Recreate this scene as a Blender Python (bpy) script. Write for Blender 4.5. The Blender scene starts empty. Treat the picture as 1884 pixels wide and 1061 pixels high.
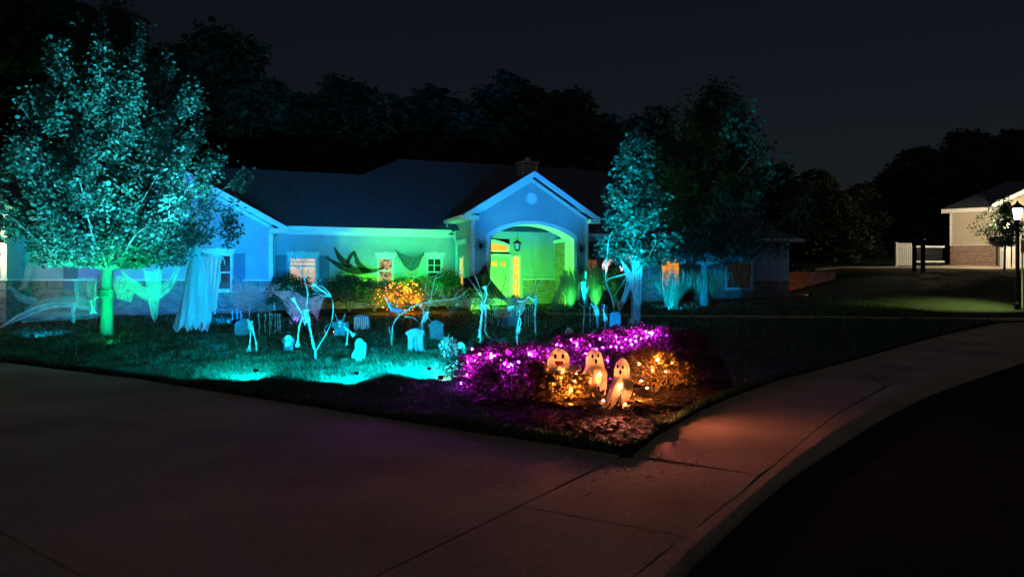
import bpy, math, random
import numpy as np
from mathutils import Vector, Matrix, noise
from mathutils.geometry import delaunay_2d_cdt
random.seed(7); RNG = np.random.default_rng(11)
scene = bpy.context.scene
COL = scene.collection
R = math.radians

# ------------------------------------------------------------------ camera, sky, moon, exposure
F, CX, CY, EYE = 1350.0, 942.0, 520.0, 1.6
cd = bpy.data.cameras.new('camera'); cam = bpy.data.objects.new('camera', cd); COL.objects.link(cam)
cam.location = (0, 0, EYE); cam.rotation_euler = (R(90), 0, 0)
cd.sensor_width = 36; cd.lens = 36 * F / 1884; cd.shift_y = (CY - 530.5) / 1884
cd.clip_start = .05; cd.clip_end = 2000
scene.camera = cam
w = bpy.data.worlds.new('World'); scene.world = w; w.use_nodes = True
nt = w.node_tree; bg = nt.nodes['Background']
sk = nt.nodes.new('ShaderNodeTexSky'); sk.sky_type = 'NISHITA'; sk.sun_disc = False
sk.sun_elevation = R(38); sk.sun_rotation = R(200); sk.air_density = 1.0; sk.dust_density = 2.5
hs = nt.nodes.new('ShaderNodeHueSaturation'); hs.inputs['Saturation'].default_value = .95
nt.links.new(sk.outputs[0], hs.inputs['Color']); nt.links.new(hs.outputs[0], bg.inputs[0])
bg.inputs[1].default_value = 0.0024
sd = bpy.data.lights.new('moon', 'SUN'); sd.energy = .035; sd.angle = R(12); sd.color = (1, .84, .66)
so = bpy.data.objects.new('moon', sd); COL.objects.link(so); so.rotation_euler = (R(48), 0, R(-20))
vs = scene.view_settings; vs.view_transform = 'Standard'; vs.look = 'None'; vs.exposure = 0; vs.gamma = 1; vs.use_curve_mapping = False
cy = scene.cycles; cy.use_denoising = True; cy.max_bounces = 6; cy.diffuse_bounces = 3; cy.glossy_bounces = 2
cy.transparent_max_bounces = 16; cy.transmission_bounces = 4; cy.sample_clamp_indirect = 3; cy.use_light_tree = True
cy.caustics_reflective = False; cy.caustics_refractive = False

# ------------------------------------------------------------------ places
def sstep(a, b, x): t = min(1, max(0, (x - a) / (b - a))); return t * t * (3 - 2 * t)
def zg(x, y):
    s = min(y, 38) - 12
    z = .04 * (s + math.sqrt(s * s + 4)) / 2
    return z + sstep(12, 19, x) * .088 * max(0, min(y, 60) - 27)
def P(px, py, Y): return Vector(((px - CX) / F * Y, Y, EYE + (CY - py) / F * Y))
def G(px, py, dz=0):
    Y = 2.5
    while Y < 120:
        p = P(px, py, Y)
        if p.z <= zg(p.x, p.y): break
        Y += .05
    return Vector((p.x, p.y, zg(p.x, p.y) + dz))
def S(Y): return Y / F
HO = Vector((-8.51, 26, .6)); HA = R(20)
def H(u, v, wz): return HO + Vector((math.cos(HA) * u - math.sin(HA) * v, math.sin(HA) * u + math.cos(HA) * v, wz))

# ------------------------------------------------------------------ materials
MATS = {}
def M(name, col, rough=.7, var=.12, scale=4, island=0, bump=0, bscale=40, metal=0, transl=0, spec=.3, emit=None, est=0, stretch=None, fine=0, fscale=70):
    if name in MATS: return MATS[name]
    m = bpy.data.materials.new(name); m.use_nodes = True; t = m.node_tree; N = t.nodes; L = t.links
    b = N['Principled BSDF']; b.inputs['Roughness'].default_value = rough; b.inputs['Metallic'].default_value = metal
    b.inputs['Specular IOR Level'].default_value = spec
    tc = N.new('ShaderNodeTexCoord'); vec = tc.outputs['Object']
    if stretch:
        mp = N.new('ShaderNodeMapping'); mp.inputs['Scale'].default_value = stretch; L.new(vec, mp.inputs[0]); vec = mp.outputs[0]
    n = N.new('ShaderNodeTexNoise'); n.inputs['Scale'].default_value = scale; n.inputs['Detail'].default_value = 5; L.new(vec, n.inputs['Vector'])
    mr = N.new('ShaderNodeMapRange'); mr.inputs[1].default_value = .25; mr.inputs[2].default_value = .75
    mr.inputs[3].default_value = 1 - var; mr.inputs[4].default_value = 1 + var; L.new(n.outputs[0], mr.inputs[0])
    fac = mr.outputs[0]
    if fine:
        n3 = N.new('ShaderNodeTexNoise'); n3.inputs['Scale'].default_value = fscale; n3.inputs['Detail'].default_value = 3; L.new(vec, n3.inputs['Vector'])
        m3 = N.new('ShaderNodeMapRange'); m3.inputs[1].default_value = .3; m3.inputs[2].default_value = .7; m3.inputs[3].default_value = 1 - fine; m3.inputs[4].default_value = 1 + fine; L.new(n3.outputs[0], m3.inputs[0])
        mu = N.new('ShaderNodeMath'); mu.operation = 'MULTIPLY'; L.new(fac, mu.inputs[0]); L.new(m3.outputs[0], mu.inputs[1]); fac = mu.outputs[0]
    if island:
        g = N.new('ShaderNodeNewGeometry'); m2 = N.new('ShaderNodeMapRange'); m2.inputs[3].default_value = 1 - island; m2.inputs[4].default_value = 1 + island
        L.new(g.outputs['Random Per Island'], m2.inputs[0]); mu = N.new('ShaderNodeMath'); mu.operation = 'MULTIPLY'
        L.new(fac, mu.inputs[0]); L.new(m2.outputs[0], mu.inputs[1]); fac = mu.outputs[0]
    vm = N.new('ShaderNodeVectorMath'); vm.operation = 'SCALE'; vm.inputs[0].default_value = col[:3]; L.new(fac, vm.inputs['Scale'])
    L.new(vm.outputs[0], b.inputs['Base Color'])
    if bump:
        nb = N.new('ShaderNodeTexNoise'); nb.inputs['Scale'].default_value = bscale; nb.inputs['Detail'].default_value = 6; L.new(vec, nb.inputs['Vector'])
        bp = N.new('ShaderNodeBump'); bp.inputs['Strength'].default_value = bump; bp.inputs['Distance'].default_value = .02
        L.new(nb.outputs[0], bp.inputs['Height']); L.new(bp.outputs[0], b.inputs['Normal'])
    if emit: b.inputs['Emission Color'].default_value = (*emit, 1); b.inputs['Emission Strength'].default_value = est
    if transl:
        tr = N.new('ShaderNodeBsdfTranslucent'); L.new(vm.outputs[0], tr.inputs[0]); mx = N.new('ShaderNodeMixShader'); mx.inputs[0].default_value = transl
        L.new(b.outputs[0], mx.inputs[1]); L.new(tr.outputs[0], mx.inputs[2]); L.new(mx.outputs[0], N['Material Output'].inputs[0])
    MATS[name] = m; return m
def gauze(name, col, lo, hi, sc=(14, 3, 14), nsc=3):
    m = bpy.data.materials.new(name); m.use_nodes = True; t = m.node_tree; N = t.nodes; L = t.links
    N.remove(N['Principled BSDF'])
    d = N.new('ShaderNodeBsdfDiffuse'); d.inputs[0].default_value = (*col, 1); tl = N.new('ShaderNodeBsdfTranslucent'); tl.inputs[0].default_value = (*col, 1)
    a = N.new('ShaderNodeMixShader'); a.inputs[0].default_value = .45; L.new(d.outputs[0], a.inputs[1]); L.new(tl.outputs[0], a.inputs[2])
    tp = N.new('ShaderNodeBsdfTransparent'); tc = N.new('ShaderNodeTexCoord'); mp = N.new('ShaderNodeMapping'); mp.inputs['Scale'].default_value = sc
    L.new(tc.outputs['UV'], mp.inputs[0])
    n = N.new('ShaderNodeTexNoise'); n.inputs['Scale'].default_value = nsc; n.inputs['Detail'].default_value = 2; L.new(mp.outputs[0], n.inputs[0])
    mr = N.new('ShaderNodeMapRange'); mr.inputs[1].default_value = .35; mr.inputs[2].default_value = .68; mr.inputs[3].default_value = lo; mr.inputs[4].default_value = hi
    L.new(n.outputs[0], mr.inputs[0]); mx = N.new('ShaderNodeMixShader'); L.new(mr.outputs[0], mx.inputs[0]); L.new(tp.outputs[0], mx.inputs[1]); L.new(a.outputs[0], mx.inputs[2])
    L.new(mx.outputs[0], N['Material Output'].inputs[0]); return m
def emat(name, col, s):
    if name in MATS: return MATS[name]
    m = bpy.data.materials.new(name); m.use_nodes = True; b = m.node_tree.nodes['Principled BSDF']
    b.inputs['Base Color'].default_value = (.05, .05, .05, 1); b.inputs['Emission Color'].default_value = (*col, 1); b.inputs['Emission Strength'].default_value = s
    MATS[name] = m; return m
def pane_mat(name, c1, c2, s, blinds=0, scale=3):
    m = bpy.data.materials.new(name); m.use_nodes = True; t = m.node_tree; N = t.nodes; L = t.links; b = N['Principled BSDF']
    b.inputs['Base Color'].default_value = (.03, .03, .03, 1); b.inputs['Roughness'].default_value = .08
    tc = N.new('ShaderNodeTexCoord'); n = N.new('ShaderNodeTexNoise'); n.inputs['Scale'].default_value = scale; n.inputs['Detail'].default_value = 3; L.new(tc.outputs['Object'], n.inputs[0])
    cr = N.new('ShaderNodeValToRGB'); cr.color_ramp.elements[0].position = .35; cr.color_ramp.elements[1].position = .65
    cr.color_ramp.elements[0].color = (*c1, 1); cr.color_ramp.elements[1].color = (*c2, 1); L.new(n.outputs[0], cr.inputs[0]); out = cr.outputs[0]
    if blinds:
        wv = N.new('ShaderNodeTexWave'); wv.bands_direction = 'Z'; wv.inputs['Scale'].default_value = blinds; L.new(tc.outputs['Object'], wv.inputs[0])
        mr = N.new('ShaderNodeMapRange'); mr.inputs[3].default_value = .35; mr.inputs[4].default_value = 1; L.new(wv.outputs['Fac'], mr.inputs[0])
        vm = N.new('ShaderNodeVectorMath'); vm.operation = 'SCALE'; L.new(out, vm.inputs[0]); L.new(mr.outputs[0], vm.inputs['Scale']); out = vm.outputs[0]
    L.new(out, b.inputs['Emission Color']); b.inputs['Emission Strength'].default_value = s; return m

m_conc = M('concrete', (.44, .37, .30), .9, .34, .7, bump=.5, bscale=45, fine=.2, fscale=38, spec=.1)
m_asph = M('asphalt', (.04, .04, .04), 1.0, .2, 2, bump=.6, bscale=60, fine=.5, fscale=45, spec=0)
m_soil = M('mulch', (.02, .014, .011), .95, .3, 8, bump=.8, bscale=30)
m_chip = M('mulch_chip', (.055, .033, .024), .9, .2, 5, island=.9)
m_lawn = M('lawn', (.014, .026, .012), .95, .35, 3, bump=.8, bscale=60)
m_blade = M('grass_blade', (.08, .165, .09), .6, .2, 1.3, island=.7, transl=.35)
m_side = M('siding', (.40, .46, .49), .65, .10, 2.2, bump=.12)
m_trim = M('white_trim', (.78, .78, .76), .5, .04, 3)
m_gutter = M('gutter', (.72, .72, .70), .4, .04, 3)
m_brick = M('brick', (.30, .20, .15), .85, .12, 9, island=.35, bump=.3, bscale=50)
m_mort = M('mortar', (.36, .34, .31), .95, .1, 20)
m_shut = M('shutter', (.13, .17, .21), .5, .05, 4)
m_door = M('door_paint', (.42, .47, .40), .45, .04, 3)
m_black = M('black_metal', (.015, .015, .016), .45, .1, 8, metal=.3)
m_bark = M('bark', (.13, .115, .095), .9, .3, 6, bump=.8, bscale=18, stretch=(1, 1, .25))
m_stick = M('dead_branch', (.42, .38, .33), .8, .25, 9, bump=.4, bscale=30)
m_bone = M('bone', (.72, .69, .60), .55, .12, 12, bump=.3, bscale=30)
m_dark = M('socket_dark', (.01, .01, .01), .8, .05)
m_leaf = M('maple_leaf', (.07, .115, .085), .5, .2, 1.0, island=.5, transl=.35, spec=.4)
m_leaf2 = M('shrub_leaf', (.055, .095, .03), .5, .25, 2, island=.5, transl=.3, spec=.4)
m_hedge = M('hedge_leaf', (.12, .2, .08), .5, .2, 2, island=.45, transl=.3)
m_barb = M('barberry_leaf', (.19, .09, .10), .55, .3, 3, island=.55, transl=.5)
m_barb2 = M('golden_barberry_leaf', (.26, .18, .06), .55, .3, 3, island=.55, transl=.45)
m_bgleaf = M('far_leaf', (.045, .07, .04), .7, .3, .6, island=.5)
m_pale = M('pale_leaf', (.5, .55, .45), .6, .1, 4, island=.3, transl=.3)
m_reed = M('reed_grass', (.26, .30, .15), .6, .15, 3, island=.4, transl=.3)
m_stone = M('tombstone_foam', (.17, .21, .25), .8, .3, 9, bump=.6, bscale=25)
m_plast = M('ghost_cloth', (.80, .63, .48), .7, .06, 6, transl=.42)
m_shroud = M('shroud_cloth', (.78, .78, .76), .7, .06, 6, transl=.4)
m_blackcloth = M('black_cloth', (.012, .012, .014), .9, .1, 6, transl=.1)
m_bulbglass = M('housing_plastic', (.02, .02, .02), .5, .05)

# ------------------------------------------------------------------ builders
def obj(name, me, parent=None, mat=None):
    o = bpy.data.objects.new(name, me); COL.objects.link(o)
    if parent is not None: o.parent = parent
    if mat is not None and me is not None and not me.materials: me.materials.append(mat)
    return o
def empty(name, loc=(0, 0, 0), rz=0):
    o = bpy.data.objects.new(name, None); COL.objects.link(o); o.location = loc; o.rotation_euler = (0, 0, rz); o.empty_display_size = .1; return o
def tag(o, label=None, cat=None, group=None, kind=None):
    if label: o['label'] = label
    if cat: o['category'] = cat
    if group: o['group'] = group
    if kind: o['kind'] = kind
    return o
def catmull(pts, k=4):
    pts = [Vector(p) for p in pts]
    if len(pts) < 3: return pts
    out = []
    for i in range(len(pts) - 1):
        a = pts[max(0, i - 1)]; b = pts[i]; c = pts[i + 1]; d = pts[min(len(pts) - 1, i + 2)]
        for j in range(k):
            t = j / k; out.append(.5 * ((2 * b) + (c - a) * t + (2 * a - 5 * b + 4 * c - d) * t * t + (3 * b - a - 3 * c + d) * t ** 3))
    out.append(pts[-1]); return out
class MB:
    def __init__(s): s.v = []; s.f = []; s.uv = None
    def add(s, vs, fs):
        o = len(s.v); s.v += [tuple(p) for p in vs]; s.f += [tuple(i + o for i in f) for f in fs]; return s
    def box(s, a, b, mat=None):
        x0, y0, z0 = a; x1, y1, z1 = b
        vs = [(x0, y0, z0), (x1, y0, z0), (x1, y1, z0), (x0, y1, z0), (x0, y0, z1), (x1, y0, z1), (x1, y1, z1), (x0, y1, z1)]
        if mat is not None: vs = [mat @ Vector(p) for p in vs]
        return s.add(vs, [(0, 3, 2, 1), (4, 5, 6, 7), (0, 1, 5, 4), (1, 2, 6, 5), (2, 3, 7, 6), (3, 0, 4, 7)])
    def cbox(s, c, d, mat=None): return s.box([c[i] - d[i] / 2 for i in range(3)], [c[i] + d[i] / 2 for i in range(3)], mat)
    def prism(s, poly, y0, y1, mat=None):           # poly in (x,z), extruded along y
        n = len(poly); vs = [(x, y0, z) for x, z in poly] + [(x, y1, z) for x, z in poly]
        if mat is not None: vs = [mat @ Vector(p) for p in vs]
        return s.add(vs, [tuple(range(n)), tuple(range(2 * n - 1, n - 1, -1))] + [(i, n + i, n + (i + 1) % n, (i + 1) % n) for i in range(n)])
    def tube(s, pts, r, n=6, k=0):
        if k: m = len(pts); pts2 = catmull(pts, k); r = [float(np.interp(i / (len(pts2) - 1), np.linspace(0, 1, len(r)), r)) for i in range(len(pts2))] if hasattr(r, '__len__') else r; pts = pts2
        pts = [Vector(p) for p in pts]; m = len(pts)
        rr = list(r) if hasattr(r, '__len__') else [r] * m
        if len(rr) != m: rr = [float(q) for q in np.interp(np.linspace(0, 1, m), np.linspace(0, 1, len(rr)), rr)]
        up = Vector((.3, .2, 1)).normalized(); vs = []; fs = []
        for i, p in enumerate(pts):
            d = (pts[min(m - 1, i + 1)] - pts[max(0, i - 1)])
            d = d.normalized() if d.length > 1e-9 else Vector((0, 0, 1))
            a = d.cross(up)
            if a.length < .1: a = d.cross(Vector((1, 0, 0)))
            a.normalize(); b = d.cross(a)
            for j in range(n): t = 2 * math.pi * j / n; vs.append(p + rr[i] * (math.cos(t) * a + math.sin(t) * b))
        for i in range(m - 1):
            for j in range(n): fs.append((i * n + j, i * n + (j + 1) % n, (i + 1) * n + (j + 1) % n, (i + 1) * n + j))
        fs.append(tuple(range(n - 1, -1, -1))); fs.append(tuple((m - 1) * n + j for j in range(n)))
        return s.add(vs, fs)
    def lathe(s, prof, n=16, c=(0, 0, 0), mat=None):
        vs = []; fs = []
        for r, z in prof:
            for j in range(n): t = 2 * math.pi * j / n; vs.append(Vector((c[0] + r * math.cos(t), c[1] + r * math.sin(t), c[2] + z)))
        m = len(prof)
        for i in range(m - 1):
            for j in range(n): fs.append((i * n + j, i * n + (j + 1) % n, (i + 1) * n + (j + 1) % n, (i + 1) * n + j))
        fs.append(tuple(range(n - 1, -1, -1))); fs.append(tuple((m - 1) * n + j for j in range(n)))
        if mat is not None: vs = [mat @ p for p in vs]
        return s.add(vs, fs)
    def ball(s, c, r, n=8, m=6):
        r = r if hasattr(r, '__len__') else (r, r, r); vs = []; fs = []
        for i in range(m + 1):
            ph = -math.pi / 2 + math.pi * i / m
            for j in range(n): t = 2 * math.pi * j / n; vs.append((c[0] + r[0] * math.cos(ph) * math.cos(t), c[1] + r[1] * math.cos(ph) * math.sin(t), c[2] + r[2] * math.sin(ph)))
        for i in range(m):
            for j in range(n): fs.append((i * n + j, i * n + (j + 1) % n, (i + 1) * n + (j + 1) % n, (i + 1) * n + j))
        return s.add(vs, fs)
    def build(s, name, mat, parent=None, smooth=False, kind=None, loc=None):
        me = bpy.data.meshes.new(name); me.from_pydata([tuple(p) for p in s.v], [], s.f); me.materials.append(mat)
        if smooth: me.polygons.foreach_set('use_smooth', [True] * len(me.polygons))
        me.update(); o = obj(name, me, parent)
        if loc is not None: o.location = loc
        if kind: o['kind'] = kind
        return o
def np_mesh(name, V, k, mat):      # V: (n*k,3) ; faces of k verts in order
    V = np.asarray(V, np.float32).reshape(-1, 3); n = len(V) // k; me = bpy.data.meshes.new(name)
    me.vertices.add(len(V)); me.vertices.foreach_set('co', V.ravel()); me.loops.add(len(V)); me.loops.foreach_set('vertex_index', np.arange(len(V), dtype=np.int32))
    me.polygons.add(n); me.polygons.foreach_set('loop_start', np.arange(0, len(V), k, dtype=np.int32))
    me.update(calc_edges=True); me.materials.append(mat); return me
def np_indexed(name, V, Fq, mat):
    V = np.asarray(V, np.float32); Fq = np.asarray(Fq, np.int32); n, k = Fq.shape; me = bpy.data.meshes.new(name)
    me.vertices.add(len(V)); me.vertices.foreach_set('co', V.ravel()); me.loops.add(n * k); me.loops.foreach_set('vertex_index', Fq.ravel())
    me.polygons.add(n); me.polygons.foreach_set('loop_start', np.arange(0, n * k, k, dtype=np.int32)); me.update(calc_edges=True); me.materials.append(mat); return me
LEAFSHAPE = np.array([[0, 0, 0], [.33, .30, .05], [.30, .62, -.02], [0, 1, -.12], [-.30, .62, -.02], [-.33, .30, .05], [0, .45, -.06]], np.float32)
LEAFF = np.array([[0, 1, 6], [1, 2, 6], [2, 3, 6], [3, 4, 6], [4, 5, 6], [5, 0, 6]])
KITE = np.array([[0, 0, 0], [.30, .45, .04], [0, 1, -.08], [-.30, .45, .04]], np.float32); KITEF = np.array([[0, 1, 2], [0, 2, 3]])
def leaves(name, pos, size, mat, shape='leaf', droop=.4, outward=None):
    n = len(pos); a = RNG.uniform(0, 2 * np.pi, n)
    d = np.stack([np.cos(a), np.sin(a), RNG.normal(-droop, .45, n)], 1)
    if outward is not None: d += outward
    d /= np.linalg.norm(d, axis=1)[:, None]
    nr = np.stack([RNG.normal(0, .6, n), RNG.normal(0, .6, n), np.abs(RNG.normal(.8, .4, n))], 1)
    sx = np.cross(d, nr); sx /= np.linalg.norm(sx, axis=1)[:, None] + 1e-9; nz = np.cross(sx, d)
    sh, fc = (LEAFSHAPE, LEAFF) if shape == 'leaf' else (KITE, KITEF)
    sz = (size * RNG.uniform(.5, 1.45, n))[:, None, None]
    V = pos[:, None, :] + sz * (sh[None, :, 0:1] * sx[:, None, :] + sh[None, :, 1:2] * d[:, None, :] + sh[None, :, 2:3] * nz[:, None, :])
    Fx = fc[None] + (np.arange(n) * len(sh))[:, None, None]
    return np_indexed(name, V.reshape(-1, 3), Fx.reshape(-1, 3), mat)
def patch(name, poly, mat, dz=0, sp=1.0, parent=None, kind='structure', skirt=.1, jit=0):
    poly = [Vector((p[0], p[1])) for p in poly]; pts = []
    for i, p in enumerate(poly):                         # densify the border
        q = poly[(i + 1) % len(poly)]; k = max(1, int((q - p).length / sp)); pts += [p.lerp(q, j / k) for j in range(k)]
    nb = len(pts); xs = [p.x for p in pts]; ys = [p.y for p in pts]
    x = min(xs) + sp * .5
    while x < max(xs):
        y = min(ys) + sp * .5
        while y < max(ys):
            c = Vector((x + random.uniform(-.2, .2) * sp, y + random.uniform(-.2, .2) * sp)); ins = False; j = nb - 1
            for i in range(nb):
                a, b = pts[i], pts[j]
                if (a.y > c.y) != (b.y > c.y) and c.x < (b.x - a.x) * (c.y - a.y) / (b.y - a.y) + a.x: ins = not ins
                j = i
            if ins: pts.append(c)
            y += sp
        x += sp
    vs, es, fs, *_ = delaunay_2d_cdt(pts, [], [list(range(nb))], 1, 1e-4)
    mb = MB(); mb.v = [(v.x, v.y, zg(v.x, v.y) + dz + (jit * noise.noise((v.x * 1.3, v.y * 1.3, 0)) if jit else 0)) for v in vs]; mb.f = [tuple(f) for f in fs]
    if skirt:
        for i in range(nb):
            a, b = pts[i], pts[(i + 1) % nb]
            mb.add([(a.x, a.y, zg(a.x, a.y) + dz), (b.x, b.y, zg(b.x, b.y) + dz), (b.x, b.y, zg(b.x, b.y) + dz - skirt), (a.x, a.y, zg(a.x, a.y) + dz - skirt)], [(0, 1, 2, 3)])
    o = mb.build(name, mat, parent)
    import bmesh as _b
    bm = _b.new(); bm.from_mesh(o.data); _b.ops.remove_doubles(bm, verts=bm.verts, dist=1e-4); _b.ops.recalc_face_normals(bm, faces=bm.faces); bm.to_mesh(o.data); bm.free()
    if kind and parent is None: o['kind'] = kind
    return o
def inset(poly, d):
    c = sum((Vector((p[0], p[1])) for p in poly), Vector((0, 0))) / len(poly); out = []
    n = len(poly)
    for i in range(n):
        a = Vector(poly[i - 1][:2]); b = Vector(poly[i][:2]); e = Vector(poly[(i + 1) % n][:2])
        n1 = Vector((-(b - a).y, (b - a).x)).normalized(); n2 = Vector((-(e - b).y, (e - b).x)).normalized()
        if n1.dot(c - b) < 0: n1 = -n1
        if n2.dot(c - b) < 0: n2 = -n2
        out.append(b + (n1 + n2).normalized() * d / max(.5, math.sqrt((1 + n1.dot(n2)) / 2)))
    return out
def cloth(name, corners, nu, nv, mat, parent=None, sag=0, fold=.03, ffreq=6, ragged=0, seed=0, smooth=True):
    A, B, C_, D = [Vector(c) for c in corners]          # A-B top edge, D-C bottom edge
    vs = []; uvs = []; fs = []
    nrm = (B - A).cross(D - A).normalized()
    for j in range(nv + 1):
        t = j / nv
        for i in range(nu + 1):
            s = i / nu; p = A.lerp(B, s).lerp(D.lerp(C_, s), t)
            p = p + Vector((0, 0, -sag * 4 * s * (1 - s) * (1 - .25 * t)))
            p = p + nrm * fold * (math.sin(s * ffreq * 6.28 + seed + 1.5 * math.sin(t * 3 + seed)) * (.3 + t) + .8 * noise.noise((s * 4 + seed, t * 3, seed)))
            if ragged and j == nv: p = p + (p - A.lerp(B, s)).normalized() * ragged * noise.noise((s * 17 + seed, 3, 1)) * 1.6
            if ragged and i in (0, nu): p = p + (B - A).normalized() * ragged * .6 * noise.noise((t * 11 + seed, i, 2))
            vs.append(p); uvs.append((s, t))
    W = nu + 1
    for j in range(nv):
        for i in range(nu): fs.append((j * W + i, j * W + i + 1, (j + 1) * W + i + 1, (j + 1) * W + i))
    me = bpy.data.meshes.new(name); me.from_pydata([tuple(v) for v in vs], [], fs); me.materials.append(mat)
    ul = me.uv_layers.new(name='UVMap'); li = np.empty(len(me.loops), np.int32); me.loops.foreach_get('vertex_index', li)
    ul.data.foreach_set('uv', np.array(uvs, np.float32)[li].ravel())
    if smooth: me.polygons.foreach_set('use_smooth', [True] * len(me.polygons))
    return obj(name, me, parent)
def cloth2(name, top, bot, mat, parent=None, nv=8, fold=.02, seed=0):
    def rs(c, n=40):
        q = catmull(c, 8); return [q[int(i * (len(q) - 1) / n)].lerp(q[min(len(q) - 1, int(i * (len(q) - 1) / n) + 1)], (i * (len(q) - 1) / n) % 1) for i in range(n + 1)]
    A, B = rs(top), rs(bot); vs = []; uvs = []; n = len(A)
    for j in range(nv + 1):
        t = j / nv
        for i in range(n): vs.append(A[i].lerp(B[i], t) + Vector((0, -1, 0)) * fold * (math.sin(t * 9 + i * .12 + seed) + noise.noise((i * .15, t * 3, seed)))); uvs.append((i / (n - 1), t))
    fs = [(j * n + i, j * n + i + 1, (j + 1) * n + i + 1, (j + 1) * n + i) for j in range(nv) for i in range(n - 1)]
    me = bpy.data.meshes.new(name); me.from_pydata([tuple(v) for v in vs], [], fs); me.materials.append(mat); ul = me.uv_layers.new(name='UVMap'); li = np.empty(len(me.loops), np.int32); me.loops.foreach_get('vertex_index', li)
    ul.data.foreach_set('uv', np.array(uvs, np.float32)[li].ravel()); me.polygons.foreach_set('use_smooth', [True] * len(me.polygons)); return obj(name, me, parent)
def aim(o, frm, to): o.rotation_euler = (Vector(to) - Vector(frm)).to_track_quat('-Z', 'Y').to_euler()
def flood(label, pos, target, col, power, deg=100, blend=.4, size=.06, scale=1.0, group='coloured flood lights on stakes'):
    pos = Vector(pos); t = Vector(target); d = (t - pos).normalized()
    e = empty('flood_light', pos); tag(e, label, 'flood light', group)
    q = d.to_track_quat('Y', 'Z').to_matrix().to_4x4(); s_ = scale
    MB().box((-.09 * s_, -.10 * s_, -.06 * s_), (.09 * s_, -.03 * s_, .06 * s_), q).build('housing', m_black, e)
    lens_m = emat('lens_%d_%d_%d' % tuple(int(c * 9) for c in col), col, 2.5)
    MB().box((-.075 * s_, -.029 * s_, -.047 * s_), (.075 * s_, -.022 * s_, .047 * s_), q).build('lens', lens_m, e)
    MB().tube([(0, 0, -.35), Vector((0, 0, 0)) - d * .07 * s_], .012 * s_).build('stake', m_black, e)
    ld = bpy.data.lights.new('spot', 'SPOT'); ld.energy = power; ld.color = col; ld.spot_size = R(deg); ld.spot_blend = blend; ld.shadow_soft_size = size
    lo = bpy.data.objects.new('spot', ld); COL.objects.link(lo); lo.parent = e; aim(lo, pos, t)
    return e
def copytree(o, parent=None):
    c = o.copy(); COL.objects.link(c)
    if parent is not None: c.parent = parent
    for ch in o.children: copytree(ch, c)
    return c
ORD = ['leftmost', 'second from the left', 'third from the left', 'fourth from the left', 'fifth from the left', 'sixth from the left', 'seventh from the left', 'eighth from the left', 'ninth from the left', 'tenth from the left']

# ------------------------------------------------------------------ ground, paving, street
def catmull2(a): return [Vector(p[:2]) for p in catmull([G(*q) for q in a], 3)]
def g2(a): return [Vector(G(*p)[:2]) for p in a]
E1 = g2([(0, 665), (250, 696), (500, 737), (750, 777), (900, 800), (1030, 820), (1140, 838)])
E2 = g2([(1163, 838), (1210, 800), (1290, 755), (1355, 727), (1440, 697), (1565, 664), (1665, 635), (1740, 615), (1840, 594)])
E3 = catmull2([(1245, 1060), (1310, 995), (1445, 877), (1540, 815), (1640, 755), (1740, 710), (1882, 662)])
GUT = g2([(1170, 1060), (1215, 1025), (1290, 965), (1370, 902), (1420, 860), (1535, 765), (1660, 695), (1790, 650), (1884, 625)])
def ext(a, b, d): return b + (b - a).normalized() * d
e1l = ext(E1[1], E1[0], 14); j1a = Vector(G(1140, 842)[:2]); j1m = Vector(G(957, 931)[:2]); j1e = ext(j1a, j1m, 9.5)
e3e = ext(E3[1], E3[0], 8); e3f = ext(E3[-2], E3[-1], 14); gute = ext(GUT[1], GUT[0], 8)

# base terrain to the horizon
xs = np.concatenate([np.linspace(-700, -60, 14), np.linspace(-50, 50, 51), np.linspace(60, 700, 14)])
ys = np.concatenate([np.linspace(-200, -10, 8), np.linspace(-6, 70, 39), np.linspace(80, 900, 16)])
mb = MB(); mb.v = [(x, y, zg(x, y) - .16) for y in ys for x in xs]; W_ = len(xs)
mb.f = [(j * W_ + i, j * W_ + i + 1, (j + 1) * W_ + i + 1, (j + 1) * W_ + i) for j in range(len(ys) - 1) for i in range(W_ - 1)]
tag(mb.build('ground', m_lawn, smooth=True), kind='structure')
lawn_poly = [e1l] + E1 + E2 + [Vector((24, 24.2)), Vector((60, 24.2)), Vector((60, 70)), Vector((-60, 70)), Vector((-60, 40)), Vector((e1l.x - 12, e1l.y + 8))]
tag(patch('lawn', lawn_poly, m_lawn, dz=.03, sp=1.6, skirt=.2), 'dark mown front lawn between driveway and house', None, kind='structure')
# concrete slabs: joints are real gaps
def slabs(name, polys, sp=.8):
    e = empty(name); e['kind'] = 'structure'
    for p in polys: patch('slab', inset(p, .009), m_conc, dz=0, sp=sp, parent=e, skirt=.12)
    return e
jl0 = Vector(G(0, 980)[:2]); jl1 = Vector(G(150, 1061)[:2]); jle = ext(jl0, jl1, 6.5); jlb = ext(jl1, jl0, 16)
slabs('driveway', [[e1l] + E1 + [j1a, j1m, j1e, Vector((j1e.x - .2, -3.2)), jle, jl1, jl0, jlb],
                   [jlb, jl0, jl1, jle, Vector((-14, -3)), Vector((-26, 10))]], 1.2)
b1 = Vector(G(1300, 1000)[:2]); b2 = Vector(G(1440, 880)[:2])
gi = [p for p in GUT]
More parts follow.
